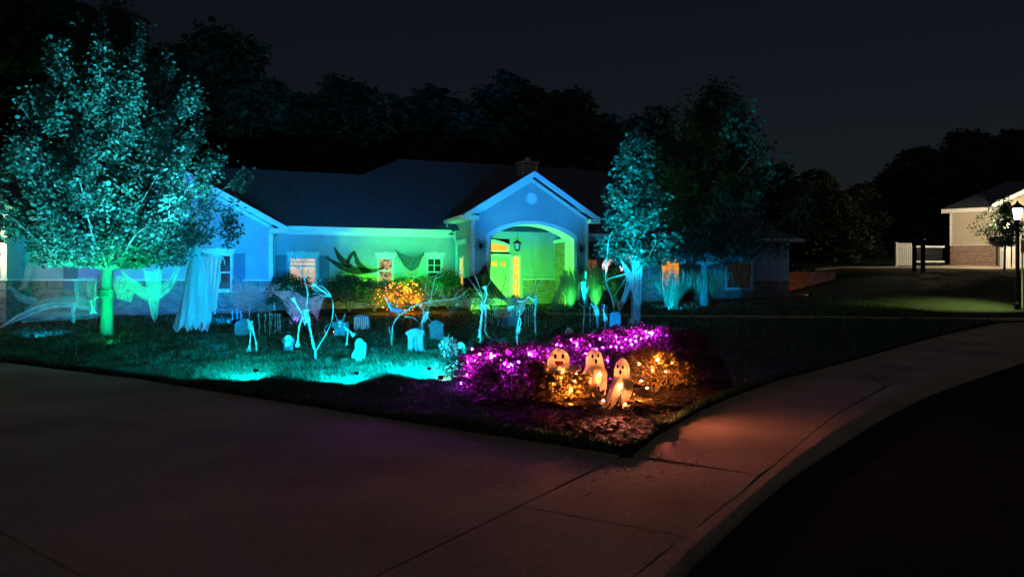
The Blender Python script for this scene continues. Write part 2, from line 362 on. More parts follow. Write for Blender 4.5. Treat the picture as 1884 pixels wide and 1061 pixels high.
# sidewalk apron, then walk; outer strip = rolled curb
def gpt(px, py): return Vector(G(px, py)[:2])
slabs('sidewalk', [
    [j1m, gpt(1268, 992), gpt(1215, 1025), GUT[0], gute, ext(j1m, j1e, 9.5) if False else j1e],
    [j1m, j1a, E2[0] + Vector((-.06, -.08)), gpt(1397, 874), gpt(1370, 902), gpt(1290, 965), gpt(1268, 992)],
    [E2[0], E2[1], E2[2], E2[3], E2[4], E2[5], gpt(1628, 711), gpt(1535, 765), gpt(1420, 860), gpt(1397, 874)],
    [E2[5], E2[6], E2[7], E2[8], Vector((24, 24.1)), Vector((27, 24.0)), Vector((27, 19.5)), GUT[-1], GUT[-2], GUT[-3], gpt(1628, 711)]], .7)
crb = [gute] + GUT[:-1] + [GUT[-1], Vector((27, 19.4))]; out_ = [e3e] + E3 + [e3f]
def curb():
    mb = MB(); n = 60
    def samp(pl, t):
        L = [0]
        for a, b in zip(pl, pl[1:]): L.append(L[-1] + (b - a).length)
        s = t * L[-1]
        for i in range(len(pl) - 1):
            if s <= L[i + 1] + 1e-9: return pl[i].lerp(pl[i + 1], (s - L[i]) / (L[i + 1] - L[i]))
        return pl[-1]
    for i in range(n + 1):
        a = samp(crb, i / n); b = samp(out_, i / n)
        for s, dz in ((.012, 0), (.5, 0), (.94, -.002), (1.0, -.055)):
            p = a.lerp(b, s); mb.v.append((p.x, p.y, zg(p.x, p.y) + dz))
    for i in range(n):
        for j in range(3): mb.f.append((i * 4 + j, i * 4 + j + 1, i * 4 + 5 + j, i * 4 + 4 + j))
    return mb.build('kerb', m_conc, smooth=True)
tag(curb(), kind='structure')
tag(patch('street', [e3e] + E3 + [e3f, Vector((60, 21)), Vector((60, -8)), Vector((e3e.x, -8))], m_asph, dz=-.056, sp=1.2, skirt=.05), kind='structure')
# garden path from porch to the walk
PW = [G(1003, 578), G(1100, 581), G(1190, 583.5), G(1350, 584.5), G(1500, 586), G(1680, 588), G(1840, 589), G(1990, 589)]
up_ = [Vector((p.x, p.y + .42)) for p in PW]; dn_ = [Vector((p.x, p.y - .42)) for p in PW]
pathe = empty('garden_path'); pathe['kind'] = 'structure'
for i in range(len(PW) - 1):
    k = max(1, int((up_[i + 1] - up_[i]).length / 1.5))
    for j in range(k):
        a, b = j / k, (j + 1) / k
        patch('slab', inset([dn_[i].lerp(dn_[i + 1], a), dn_[i].lerp(dn_[i + 1], b), up_[i].lerp(up_[i + 1], b), up_[i].lerp(up_[i + 1], a)], .008), m_conc, dz=.05, sp=.9, parent=pathe, skirt=.08)
# planting beds
BED = g2([(905, 795), (1030, 814), (1138, 832), (1166, 832), (1215, 793), (1292, 749), (1352, 722), (1330, 668), (1290, 636), (1200, 622), (1080, 628), (960, 648), (868, 668), (845, 730)])
tag(patch('mulch_bed', BED, m_soil, dz=.055, sp=.25, skirt=.05, jit=.03), kind='structure')
BED2 = [Vector(H(u, v, 0)[:2]) for u, v in ((-.1, -.55), (.3, -1.9), (2.5, -2.3), (5, -2.2), (6.4, -2.6), (7.2, -3.4), (8.6, -3.3), (8.6, -2.1), (6.7, -2.0), (6.7, .05), (0, .05))]
tag(patch('house_bed', BED2, m_soil, dz=.06, sp=.5, skirt=.05, jit=.02), kind='structure')
def chips():
    n = 17000; x0 = min(p.x for p in BED); x1 = max(p.x for p in BED); y0 = min(p.y for p in BED); y1 = max(p.y for p in BED); V = []; k = 0
    def inside(x, y, PL):
        ins = False; j = len(PL) - 1
        for i in range(len(PL)):
            a, b = PL[i], PL[j]
            if (a.y > y) != (b.y > y) and x < (b.x - a.x) * (y - a.y) / (b.y - a.y) + a.x: ins = not ins
            j = i
        return ins
    while k < n:
        x = random.uniform(x0, x1); y = random.uniform(y0, y1)
        if not inside(x, y, BED): continue
        k += 1; a = random.uniform(0, 6.28); l = random.uniform(.015, .06); wd = random.uniform(.006, .018); t = random.uniform(-.5, .5)
        c = Vector((x, y, zg(x, y) + .06 + .03 * noise.noise((x * 1.3, y * 1.3, 0)) + random.uniform(0, .012)))
        d = Vector((math.cos(a), math.sin(a), t * .6)) * l; e = Vector((-math.sin(a), math.cos(a), random.uniform(-.6, .6))) * wd
        V += [c - d - e, c + d - e, c + d + e, c - d + e]
    return np_mesh('mulch_chips', np.array([tuple(v) for v in V]), 4, m_chip), inside
me_, inside = chips(); tag(obj('mulch_chips', me_), 'brown bark chips strewn over the corner bed', 'mulch', kind='stuff')
def litter():
    V = []
    for i in range(160):
        px = random.gauss(1120, 130); py = random.gauss(850, 40)
        if py < 815 + abs(px - 1150) * .1: py = 860
        g = G(px, min(1040, py)); s = random.uniform(.006, .02); a = random.uniform(0, 6.28); z = g.z + .004
        if inside(g.x, g.y, BED): continue
        V += [(g.x + s * math.cos(a), g.y + s * math.sin(a), z), (g.x - .4 * s * math.sin(a), g.y + .4 * s * math.cos(a), z + .006), (g.x - s * math.cos(a), g.y - s * math.sin(a), z), (g.x + .4 * s * math.sin(a), g.y - .4 * s * math.cos(a), z + .004)]
    return np_mesh('leaf_litter', np.array(V), 4, m_chip)
tag(obj('leaf_litter', litter()), 'crumbs of mulch and dry leaves scattered on the pavement', 'leaf litter', kind='stuff')

# grass blades
def grass():
    bx = np.array([p.x for p in E1 + E2]); by = np.array([p.y for p in E1 + E2]); bx[7] = max(bx[7], bx[6] + .01)
    N = 1500000; px = RNG.uniform(-60, 1960, N); Y = 1 / RNG.uniform(1 / 33., 1 / 6.9, N) ** 1.0
    keep = RNG.uniform(0, 1, N) < np.clip((Y / 12) ** -.6, 0, 1) * np.where(((px < 1000) & (Y < 19)) | ((px > 1500) & (Y > 22)), .9, .32); px = px[keep]; Y = Y[keep]
    x = (px - CX) / F * Y; bx = np.concatenate([[e1l.x], bx]); by = np.concatenate([[e1l.y], by]); yb = np.interp(x, bx, by, left=30, right=99)
    ok = Y > yb + .02
    xw = np.array([p.x for p in PW]); yw = np.array([p.y for p in PW]); ok &= ~((x > xw[0]) & (np.abs(Y - np.interp(x, xw, yw)) < .46))
    lu = (x - HO.x) * math.cos(HA) + (Y - HO.y) * math.sin(HA); lv = -(x - HO.x) * math.sin(HA) + (Y - HO.y) * math.cos(HA)
    ok &= ~((lv > -.7) & (lu < 26)) & ~((lv > -3.2) & (lu > 0) & (lu < 8.6))
    x = x[ok]; Y = Y[ok]
    bed = np.zeros(len(x), bool); PLx = [p.x for p in BED]; PLy = [p.y for p in BED]; j = len(BED) - 1
    for i in range(len(BED)):
        c = ((PLy[i] > Y) != (PLy[j] > Y)) & (x < (PLx[j] - PLx[i]) * (Y - PLy[i]) / (PLy[j] - PLy[i] + 1e-12) + PLx[i]); bed ^= c; j = i
    x = x[~bed]; Y = Y[~bed]; n = len(x)
    if n > 340000: x = x[:340000]; Y = Y[:340000]; n = 340000
    s = np.minimum(Y, 38) - 12; t = np.clip((x - 12) / 7, 0, 1); t = t * t * (3 - 2 * t)
    z = .04 * (s + np.sqrt(s * s + 4)) / 2 + t * .088 * np.maximum(0, Y - 27) + .025
    clump = .5 + .5 * np.sin(x * 2.1 + np.sin(Y * 1.7) * 2) * np.sin(Y * 2.6 + np.sin(x * 1.3) * 2)
    cl2 = np.sin(x * 7.3 + 2 * np.sin(Y * 5.1)) * np.sin(Y * 8.7 + 2 * np.sin(x * 4.9)); h = (.03 + .075 * RNG.uniform(0, 1, n) * (.3 + clump) + .05 * np.clip(cl2, 0, 1) * RNG.uniform(.3, 1, n)); wd = RNG.uniform(.005, .010, n) * np.clip(Y / 11, 1, 2.2)
    a = RNG.uniform(0, 2 * np.pi, n); ln = RNG.uniform(.1, .8, n) * h; b = RNG.uniform(0, 2 * np.pi, n)
    p = np.stack([x, Y, z], 1); e = np.stack([np.cos(a) * wd, np.sin(a) * wd, 0 * a], 1); tip = np.stack([np.cos(b) * ln, np.sin(b) * ln, h], 1)
    mid = tip * .5 + np.stack([0 * a, 0 * a, h * .12], 1)
    V = np.stack([p - e, p + e, p + mid + e * .7, p + mid - e * .7, p + tip], 1).reshape(-1, 3); o = (np.arange(n) * 5)[:, None]
    F1 = np.concatenate([o + np.array([[0, 1, 2]]), o + np.array([[0, 2, 3]]), o + np.array([[3, 2, 4]])])
    return np_indexed('lawn_grass', V, F1, m_blade)
tag(obj('lawn_grass', grass()), 'short grass blades of the front lawn', 'grass', kind='stuff')

# ------------------------------------------------------------------ the house (local u right, v back, w up)
house = empty('house', HO, HA); tag(house, 'single storey suburban house with arched gabled porch, lit blue and green', 'house')
ZU, ZV = None, None
def siding(name, u0, u1, w0, top, v, holes=(), parent=house, axis='u', expo=.12, du=.5, sgn=-1, extra=(), bottom=None, mat=None):
    """lap siding in plane v (axis 'u'), or in plane u=v running along v (axis 'v'); top(u), bottom(u) give the outline"""
    bps = {u0, u1}
    for a, b, c, d in holes: bps |= {min(max(a, u0), u1), min(max(b, u0), u1)}
    x = u0
    while x < u1: bps.add(x); x += du
    for e in extra: bps.add(e)
    bps = sorted(bps); mb = MB()
    def pt(u, wz, d): return (u, v + sgn * d, wz) if axis == 'u' else (v + sgn * d, u, wz)
    wmax = max(top(b) for b in bps); k = 0
    while w0 + k * expo < wmax:
        lo = w0 + k * expo; hi = lo + expo; k += 1
        for a, b in zip(bps, bps[1:]):
            if b - a < 1e-4: continue
            mid = (a + b) / 2; segs = [(lo, hi)]
            for ha, hb, hc, hd in holes:
                if ha <= mid <= hb:
                    ns = []
                    for s0, s1 in segs:
                        if hd <= s0 or hc >= s1: ns.append((s0, s1)); continue
                        if hc > s0: ns.append((s0, hc))
                        if hd < s1: ns.append((hd, s1))
                    segs = ns
            for s0, s1 in segs:
                def lim(q, wz): return min(wz, top(q))
                def bot(q, wz): return max(wz, bottom(q)) if bottom else wz
                q = [(a, bot(a, s0)), (b, bot(b, s0)), (b, lim(b, s1)), (a, lim(a, s1))]
                if q[2][1] <= q[1][1] and q[3][1] <= q[0][1]: continue
                q[2] = (b, max(q[2][1], q[1][1])); q[3] = (a, max(q[3][1], q[0][1]))
                dp = lambda wz: .003 + .022 * (hi - wz) / expo
                mb.add([pt(u_, wz_, dp(wz_)) for u_, wz_ in q], [(0, 1, 2, 3)])
                if s0 == lo: mb.add([pt(a, q[0][1], .003), pt(b, q[1][1], .003), pt(b, q[1][1], dp(lo)), pt(a, q[0][1], dp(lo))], [(0, 1, 2, 3)])
    o = mb.build(name, mat or m_side, parent, kind='stuff'); return o
def bricks(name, u0, u1, w0, w1, v, parent=house, axis='u', sgn=-1, holes=(), soldier=True, mat=None):
    mb = MB(); mo = MB(); bl, bh, j = .2, .062, .011; wz = w0; k = 0
    def pt(u, z, d): return (u, v + sgn * d, z) if axis == 'u' else (v + sgn * d, u, z)
    def br(a, b, c, d):
        t = .012 + random.uniform(-.002, .002)
        for ha, hb, hc, hd in holes:
            if a < hb and b > ha and c < hd and d > hc: return
        q = [pt(a, c, 0), pt(b, c, 0), pt(b, d, 0), pt(a, d, 0), pt(a, c, t), pt(b, c, t), pt(b, d, t), pt(a, d, t)]
        mb.add(q, [(4, 5, 6, 7), (0, 1, 5, 4), (1, 2, 6, 5), (2, 3, 7, 6), (3, 0, 4, 7)])
    top = w1 - (.2 if soldier else 0)
    while wz + bh <= top + .01:
        u = u0 - (bl / 2 if k % 2 else 0)
        while u < u1:
            a, b = max(u, u0), min(u + bl - j, u1)
            if b - a > .02: br(a, b, wz, min(wz + bh, top))
            u += bl
        wz += bh + j; k += 1
    if soldier:
        u = u0
        while u < u1 - .03: br(u, min(u + bh, u1), w1 - .195, w1 - .005); u += bh + j
    segs = [(u0, u1, w0, w1)]
    for ha, hb, hc, hd in holes:
        n_ = []
        for a, b, c, d in segs:
            if hb <= a or ha >= b or hd <= c or hc >= d: n_.append((a, b, c, d)); continue
            if ha > a: n_.append((a, ha, c, d))
            if hb < b: n_.append((hb, b, c, d))
            if hc > c: n_.append((max(a, ha), min(b, hb), c, hc))
            if hd < d: n_.append((max(a, ha), min(b, hb), hd, d))
        segs = n_
    for a, b, c, d in segs: mo.add([pt(a, c, .003), pt(b, c, .003), pt(b, d, .003), pt(a, d, .003)], [(0, 1, 2, 3)])
    o = mb.build(name, mat or m_brick, parent, kind='stuff')
    mo.build('mortar', m_mort, o)
    return o
def trim(name, a, b, parent=house, mat=None): return MB().box(a, b).build(name, mat or m_trim, parent)
def window(u, w0, w1, wd, v, pane, axis='u', sgn=-1, grid=(2, 2), parent=house, header=True, rail=None, mun=.018, sub=True):
    """double-hung window centred at u: frame, sill, header, panes and muntins"""
    def bx(mb, a0, a1, d0, d1, z0, z1):
        if axis == 'u': y0, y1 = sorted((v + sgn * d0, v + sgn * d1)); mb.box((a0, y0, z0), (a1, y1, z1))
        else: y0, y1 = sorted((v + sgn * d0, v + sgn * d1)); mb.box((y0, a0, z0), (y1, a1, z1))
        return mb
    h = wd / 2; fw = .07
    f = MB(); bx(f, u - h, u - h + fw, -.04, .045, w0, w1); bx(f, u + h - fw, u + h, -.04, .045, w0, w1)
    bx(f, u - h + fw, u + h - fw, -.04, .045, w1 - fw, w1); bx(f, u - h + fw, u + h - fw, -.04, .045, w0, w0 + fw)
    win = f.build('window', m_trim, parent)
    mid = rail if rail is not None else (w0 + w1) / 2
    bx(MB(), u - h + fw, u + h - fw, -.02, .03, mid - .025, mid + .025).build('meeting_rail', m_trim, win)
    if header:
        bx(MB(), u - h - .06, u + h + .06, 0, .06, w1 + .002, w1 + .13).build('header', m_trim, win); bx(MB(), u - h - .1, u + h + .1, 0, .09, w1 + .132, w1 + .17).build('header_cap', m_trim, win)
        bx(MB(), u - .07, u + .07, 0, .1, w1 + .03, w1 + .2).build('keystone', m_trim, win)
    bx(MB(), u - h - .05, u + h + .05, 0, .08, w0 - .05, w0 - .002).build('sill', m_trim, win)
    for z0, z1 in ((w0 + fw, mid - .025), (mid + .025, w1 - fw)):
        bx(MB(), u - h + fw, u + h - fw, -.035, -.03, z0, z1).build('pane', pane, win)
        g0, g1 = grid[:2] if (z0 > mid or len(grid) < 4) else grid[2:]
        m_ = MB()
        for i in range(1, g0): c = u - h + fw + (wd - 2 * fw) * i / g0; bx(m_, c - mun / 2, c + mun / 2, -.029, -.005, z0, z1)
        for i in range(1, g1): c = z0 + (z1 - z0) * i / g1; bx(m_, u - h + fw, u + h - fw, -.028, -.006, c - mun / 2, c + mun / 2)
        if m_.v: m_.build('muntin', m_trim, win)
    return win
p_warm = pane_mat('pane_white_warm', (.62, .40, .26), (1, .88, .72), 1.15, blinds=14, scale=1.6)
p_room = pane_mat('pane_room', (.12, .04, .02), (.9, .5, .25), .8, scale=9)
p_orange = pane_mat('pane_orange', (1, .30, .02), (1, .42, .05), 1.0)
p_yellow = pane_mat('pane_yellow', (1, .38, .02), (1, .52, .08), 1.15)
p_dim = pane_mat('pane_dim', (.004, .004, .004), (.012, .011, .010), .8)
p_dark = pane_mat('pane_dark', (.003, .004, .004), (.012, .03, .02), .6)
p_red = pane_mat('pane_rust', (.3, .08, .03), (.5, .15, .05), .5)
EV = 2.87                                     # eave height
PIT = .55
# middle wall
WN = [(1.06, .72, 1.94, 1.0, p_warm, (2, 2, 2, 2)), (4.03, .95, 1.95, .62, p_room, (1, 1)), (5.9, .85, 1.97, .64, p_dark, (2, 2, 1, 1))]
hol = [(u - wd / 2 + .02, u + wd / 2 - .02, w0 + .02, w1 - .02) for u, w0, w1, wd, *_ in WN]
siding('wall_siding', 0, 6.79, 1.12, lambda u: EV - .02, 0, hol)
bricks('brick_wainscot', 0, 6.79, -.35, 1.06, 0, holes=[(u - wd / 2 - .05, u + wd / 2 + .05, w0 - .07, 9) for u, w0, w1, wd, *_ in WN])
for a, b in ((0, .5), (1.62, 3.66), (4.4, 5.52), (6.28, 6.78)): trim('brick_cap', (a, -.05, 1.062), (b, -.002, 1.118))
for i, (u, w0, w1, wd, pm, gr) in enumerate(WN): window(u, w0, w1, wd, 0, pm, grid=gr, rail=(1.60 if i == 0 else None), mun=(.03 if i == 0 else .02))
for u in (1.06 - .5 - .25, 1.06 + .5 + .25):
    s = MB(); s.box((u - .18, -.04, .78), (u + .18, -.006, 1.98)); sh = s.build('shutter', m_shut, house)
    for z0, z1 in ((.86, 1.30), (1.38, 1.90)): MB().box((u - .12, -.052, z0), (u + .12, -.041, z1)).build('shutter_panel', m_shut, sh)
trim('frieze_board', (.02, -.03, EV - .14), (6.76, -.004, EV - .022))
MB().box((.05, -.36, EV - .02), (6.4, -.005, EV + .0)).build('soffit', m_trim, house)
MB().prism([(0, 0), (.11, .0), (.13, .12), (0, .12)], .42, 6.42, Matrix(((0, 1, 0, 0), (-1, 0, 0, -.36), (0, 0, 1, EV), (0, 0, 0, 1)))).build('gutter', m_gutter, house)
# left wing
WU0, WV, WAP = -7.37, -.6, -3.44
gtop = lambda u: EV + .03 + PIT * (4.0 - abs(u - WAP)) - .12
wl = [(-1.75, .72, 1.98, .9, p_dim, (2, 1))]
siding('wing_siding', WU0, 0, 1.12, gtop, WV, [(u - wd / 2 + .02, u + wd / 2 - .02, w0 + .02, w1 - .02) for u, w0, w1, wd, *_ in wl], extra=(WAP,))
bricks('wing_brick', WU0, 0, -.45, 1.06, WV, holes=[(u - wd / 2 - .05, u + wd / 2 + .05, w0 - .07, 9) for u, w0, w1, wd, *_ in wl])
trim('brick_cap', (WU0, WV - .05, 1.062), (-2.4, WV - .002, 1.118)); trim('brick_cap', (-1.2, WV - .05, 1.062), (0, WV - .002, 1.118))
for u in (-6.1,): MB().box((u - .2, WV - .045, .78), (u + .2, WV - .006, 2.0)).build('shutter', m_shut, house)
for u, w0, w1, wd, pm, gr in wl:
    window(u, w0, w1, wd, WV, pm, grid=gr)
    for du_ in (-.68, .68):
        sh = MB().box((u + du_ - .18, WV - .045, .78), (u + du_ + .18, WV - .006, 2.0)).build('shutter', m_shut, house)
        for z0, z1 in ((.86, 1.30), (1.38, 1.92)): MB().box((u + du_ - .12, WV - .057, z0), (u + du_ + .12, WV - .046, z1)).build('shutter_panel', m_shut, sh)
trim('corner_board', (-.12, WV - .03, 1.12), (.02, -.6 + .12, EV))
MB().box((-.02, WV + .1, -.3), (.0, 0, EV)).build('wing_return', m_side, house)
# porch
PU0, PU1, PV, PEV = 6.79, 11.38, -2.0, 3.42
PC = (PU0 + PU1) / 2; AL, AR, ASP, AAP, ATH = 7.45, 10.81, 2.64, 3.16, .8
def arch(u):
    h = (AR - AL) / 2; c = (AL + AR) / 2; rise = AAP - ASP; rad = (h * h + rise * rise) / (2 * rise)
    x = u - c
    return AAP - rad + math.sqrt(max(0, rad * rad - x * x)) if abs(x) <= h else 0
ptop = lambda u: PEV + .62 * (PC - PU0 - abs(u - PC)) + .06
ext_ = [AL + (AR - AL) * i / 48 for i in range(49)] + [PC]
siding('porch_front_siding', PU0, PU1, -.4, ptop, PV, extra=ext_, bottom=lambda u: (arch(u) if AL - 1e-6 <= u <= AR + 1e-6 else -9))
# fix openings: columns fully inside the arch are cut from the ground up by bottom()
siding('porch_side_siding', PV, 0, -.4, lambda u: PEV, PU0, holes=[(-1.02, -.48, .62, 1.98)], axis='v')
siding('porch_side_siding', PV, 3, -.4, lambda u: PEV, PU1, axis='v', sgn=1)
window(-.75, .6, 2.0, .56, PU0, p_yellow, axis='v', grid=(1, 1), header=False)
trim('side_band', (PU0 - .06, -1.3, 2.45), (PU0 - .002, -.004, 2.62)); trim('side_post', (PU0 - .05, -.16, -.3), (PU0 - .003, -.02, 2.448))
for u in (PU0, PU1 - .1): trim('corner_board', (u - (.03 if u < 8 else -.0), PV - .035, -.3), (u + .1 + (.03 if u > 8 else 0), PV - .004, PEV + .02))
# arch lining (soffit, jambs), casing
AS = 28; pa = [(AL, -.35)] + [(AL + (AR - AL) * i / AS, max(ASP, arch(AL + (AR - AL) * i / AS))) for i in range(AS + 1)] + [(AR, -.35)]
mb = MB()
for i in range(len(pa) - 1):
    (a, c), (b, d) = pa[i], pa[i + 1]; mb.add([(a, PV - .03, c), (b, PV - .03, d), (b, PV + ATH, d), (a, PV + ATH, c)], [(0, 1, 2, 3)])
mb.build('arch_lining', m_trim, house)
mb = MB(); cw = .14
def off(i):
    (x, z) = pa[i]
    if i == 0: return (x - cw, z)
    if i == len(pa) - 1: return (x + cw, z)
    c = (AL + AR) / 2; return (x + (x - c) / (AR - AL) * 2 * cw * .9, z + cw * (1 if 1 < i < len(pa) - 2 else .8))
for i in range(len(pa) - 1):
    a, b, c, d = pa[i], pa[i + 1], off(i + 1), off(i); y = PV - .045
    mb.add([(a[0], y, a[1]), (b[0], y, b[1]), (c[0], y, c[1]), (d[0], y, d[1]), (d[0], PV + .0, d[1]), (c[0], PV, c[1])], [(0, 1, 2, 3), (3, 2, 5, 4)])
    mb.add([(a[0], y, a[1]), (b[0], y, b[1]), (b[0], PV - .03, b[1]), (a[0], PV - .03, a[1])], [(0, 1, 2, 3)])
mb.build('arch_casing', m_trim, house)
# porch room: back wall, brick side wall, ceiling, floor
BV = .3
siding('porch_back_siding', PU0, PU1, -.05, lambda u: 3.7, BV, holes=[(7.9, 9.06, -.1, 2.1), (9.14, 9.52, .1, 2.05), (7.05, 9.06, 2.1, 2.75)])
bricks('porch_back_brick', 9.62, PU1 - .34, -.1, 1.12, BV - .03); trim('brick_cap', (9.62, BV - .09, 1.122), (PU1 - .36, BV - .034, 1.18))
bricks('porch_brick_pier', PV + ATH, BV, -.1, 2.62, PU1 - .32, axis='v', soldier=False)
trim('pier_cap', (PU1 - .42, PV + ATH + .01, 2.622), (PU1 - .02, BV - .01, 2.74))
trim('porch_inner_face', (PU0 + .02, PV + ATH - .02, ASP + .53), (PU1 - .02, PV + ATH - .001, 3.6)); trim('porch_jamb', (AR + .003, PV + .02, -.3), (PU1 - .3, PV + ATH, ASP + .5)); trim('porch_jamb', (PU0 + .02, PV + .02, -.3), (AL - .003, PV + ATH, ASP + .5))
MB().box((PU0 + .02, PV + .05, 3.40), (PU1 - .02, BV + .2, 3.44)).build('porch_ceiling', m_trim, house)
MB().box((PU0 + .02, PV - .5, -.4), (PU1 - .02, BV + .2, -.05)).build('porch_floor', m_conc, house)
MB().box((7.4, PV - 1.0, -.45), (10.9, PV - .51, -.17)).build('porch_step', m_conc, house)
# door unit
d0, d1 = 8.16, 9.04
door = MB().box((d0, BV - .02, -.04), (d1, BV + .03, 2.04)).build('door', m_door, house)
for a, b, c, d in ((d0 + .14, d1 - .14, .55, 1.42), (d0 + .14, d1 - .14, .12, .48)): MB().prism([(a, c), (b, c), (b, d), (a, d)], BV - .034, BV - .021).build('door_panel', m_door, door)
for a in (d0 + .16, d0 + .52): MB().box((a, BV - .03, 1.66), (a + .2, BV - .021, 1.84)).build('door_lite', p_yellow, door)
MB().ball((d0 + .08, BV - .07, .98), .03).build('handle', m_black, door)
for a, b, c, d in ((d0 - .1, d0 - .003, -.04, 2.14), (d1 + .003, d1 + .09, -.04, 2.14), (d0, d1, 2.044, 2.14)): trim('door_casing', (a, BV - .05, c), (b, BV - .003, d))
window(9.33, .05, 2.1, .42, BV, p_yellow, grid=(2, 3, 2, 3), header=False, mun=.022)
tc_ = 8.05; thw = 1.0
tr = [(tc_ - thw, 2.22)] + [(tc_ - thw + 2 * thw * i / 16, 2.22 + .30 + .22 * (1 - ((i - 8) / 8) ** 2)) for i in range(17)] + [(tc_ + thw, 2.22)]
tro = MB().prism([(tc_ + (x - tc_) * .93, 2.26 + (z - 2.22) * .62) for x, z in tr], BV - .03, BV - .02).build('transom', p_yellow, house)
mb = MB()
for i in range(len(tr)):
    a = tr[i]; b = tr[(i + 1) % len(tr)]; ai = (tc_ + (a[0] - tc_) * .93, 2.26 + (a[1] - 2.22) * .62); bi = (tc_ + (b[0] - tc_) * .93, 2.26 + (b[1] - 2.22) * .62)
    mb.add([(a[0], BV - .06, a[1]), (b[0], BV - .06, b[1]), (bi[0], BV - .06, bi[1]), (ai[0], BV - .06, ai[1]), (bi[0], BV - .02, bi[1]), (ai[0], BV - .02, ai[1]), (a[0], BV, a[1]), (b[0], BV, b[1])], [(0, 1, 2, 3), (3, 2, 4, 5), (0, 6, 7, 1)])
mb.build('transom_casing', m_trim, tro)
# gable vent
vz = ptop(PC) - .78
vent = MB().lathe([(.15, 0), (.21, 0), (.21, .05), (.15, .05)], 24, (0, 0, 0), Matrix.Translation((PC, PV - .018, vz)) @ Matrix.Rotation(R(90), 4, 'X')).build('gable_vent', m_trim, house)
for k in range(5):
    z = -.11 + .055 * k; hw = math.sqrt(.155 ** 2 - z * z); MB().box((PC - hw, PV - .05, vz + z - .02), (PC + hw, PV - .02, vz + z + .012), Matrix()).build('louvre', m_trim, vent)
# roofs
m_shing = M('shingle', (.075, .07, .075), .9, .25, 1.2, bump=.6, bscale=35)
def roofmat():
    t = m_shing.node_tree; N = t.nodes; L = t.links; b = N['Principled BSDF']; tc = N.new('ShaderNodeTexCoord')
    mp = N.new('ShaderNodeMapping'); mp.inputs['Rotation'].default_value = (R(90), 0, 0); L.new(tc.outputs['Object'], mp.inputs[0])
    bt = N.new('ShaderNodeTexBrick'); bt.inputs['Scale'].default_value = 4; bt.inputs['Color1'].default_value = (.13, .16, .22, 1); bt.inputs['Color2'].default_value = (.09, .11, .16, 1); bt.inputs['Mortar'].default_value = (.07, .07, .07, 1); bt.inputs['Mortar Size'].default_value = .01
    bt.inputs['Row Height'].default_value = .28; L.new(mp.outputs[0], bt.inputs[0]); L.new(bt.outputs[0], b.inputs['Base Color'])
roofmat()
def zr(v): return EV + .12 + PIT * (v + .47)
UR = 22.6; VB = 13.0; RV = 6.3; ru0, ru1 = 5.82, 16.2; LV = 4.3; lu = ru0 - (RV - LV)
mb = MB(); a = -.47
mb.add([(.50, a, zr(a)), (UR + .4, a, zr(a)), (ru1, RV, zr(RV)), (ru0, RV, zr(RV)), (lu, LV, zr(LV)), (-16, LV, zr(LV)), (-16, 0, zr(0)), (-7.2, 0, zr(0)), (WAP, 3.2, zr(3.2))], [(0, 1, 2, 3, 4, 8), (8, 4, 5, 6, 7)])
mb.add([(UR + .4, a, zr(a)), (UR + .4, VB + .47, zr(a)), (ru1, RV, zr(RV)), (ru0, RV, zr(RV)), (ru0 - (RV + .47), VB + .47, zr(a)), (lu, LV, zr(LV)), (-16, LV, zr(LV)), (-16, 9.1, zr(a)), (lu - 4.5, 9.1, zr(a))], [(0, 1, 2), (1, 4, 3, 2), (5, 3, 4, 8), (6, 5, 8, 7)])
mb.build('roof', m_shing, house)
# left wing gable roof
def gable_roof(name, c, half, ev, pit, v0, v1, over, parent=house, th=.06):
    rz = ev + pit * (half + over); mb = MB()
    for s in (-1, 1):
        p = [(c, v0, rz), (c + s * (half + over), v0, ev), (c + s * (half + over), v1, ev), (c, v1, rz)]
        q = [(x, y, z + th) for x, y, z in p]; mb.add(p + q, [(4, 5, 6, 7), (0, 3, 2, 1), (0, 1, 5, 4), (1, 2, 6, 5)])
    r_ = mb.build(name, m_shing, parent)
    for s in (-1, 1):                                # rake boards
        fl = [(c, rz + .035), (c + s * (half + over), ev + .035), (c + s * (half + over), ev - .16), (c, rz - .19)]
        MB().prism(fl if s > 0 else fl[::-1], v0 - .035, v0 - .003).build('rake_board', m_trim, parent)
        ft = [(c, rz - .20), (c + s * half, ev + pit * over - .19), (c + s * half, ev + pit * over - .31), (c, rz - .33)]
        MB().prism(ft if s > 0 else ft[::-1], v0 + .29, v0 + .335).build('rake_trim', m_trim, parent)
        MB().add([(c, v0, rz - .004), (c + s * (half + over), v0, ev - .004), (c + s * (half + over), v0 + .36, ev - .004), (c, v0 + .36, rz - .004)], [(0, 1, 2, 3)]).build('rake_soffit', m_trim, parent)
    return r_
gable_roof('wing_roof', WAP, 3.5, EV + .0, PIT, WV - .33, 4.6, .45)
gable_roof('porch_roof', PC, PC - PU0, PEV - .02, .62, PV - .33, 4.2, .38)
# eave returns, porch gutter, downspouts
trim('eave_return', (PU0 - .38, PV - .37, PEV - .17), (PU0 + .16, PV - .02, PEV - .025)); trim('eave_return', (PU1 - .02, PV - .37, PEV - .17), (PU1 + .38, PV - .02, PEV - .025))
trim('eave_return', (-.10, WV - .37, EV - .17), (.5, WV - .02, EV - .005))
MB().box((PU0 - .50, PV - .3, PEV - .15), (PU0 - .385, .5, PEV - .02)).build('gutter', m_gutter, house)
MB().box((PU0 - .38, PV - .0, PEV - .16), (PU0 - .002, .5, PEV - .13)).build('soffit', m_trim, house)
MB().tube([(PU0 - .44, -.2, PEV - .15), (PU0 - .44, -.2, PEV - .32), (PU0 - .18, -.16, PEV - .52), (PU0 - .12, -.15, EV + .1), (PU0 - .12, -.12, EV - .2), (PU0 - .06, -.1, EV - .32), (PU0 - .06, -.1, -.2)], .035, 6).build('downspout', m_gutter, house)
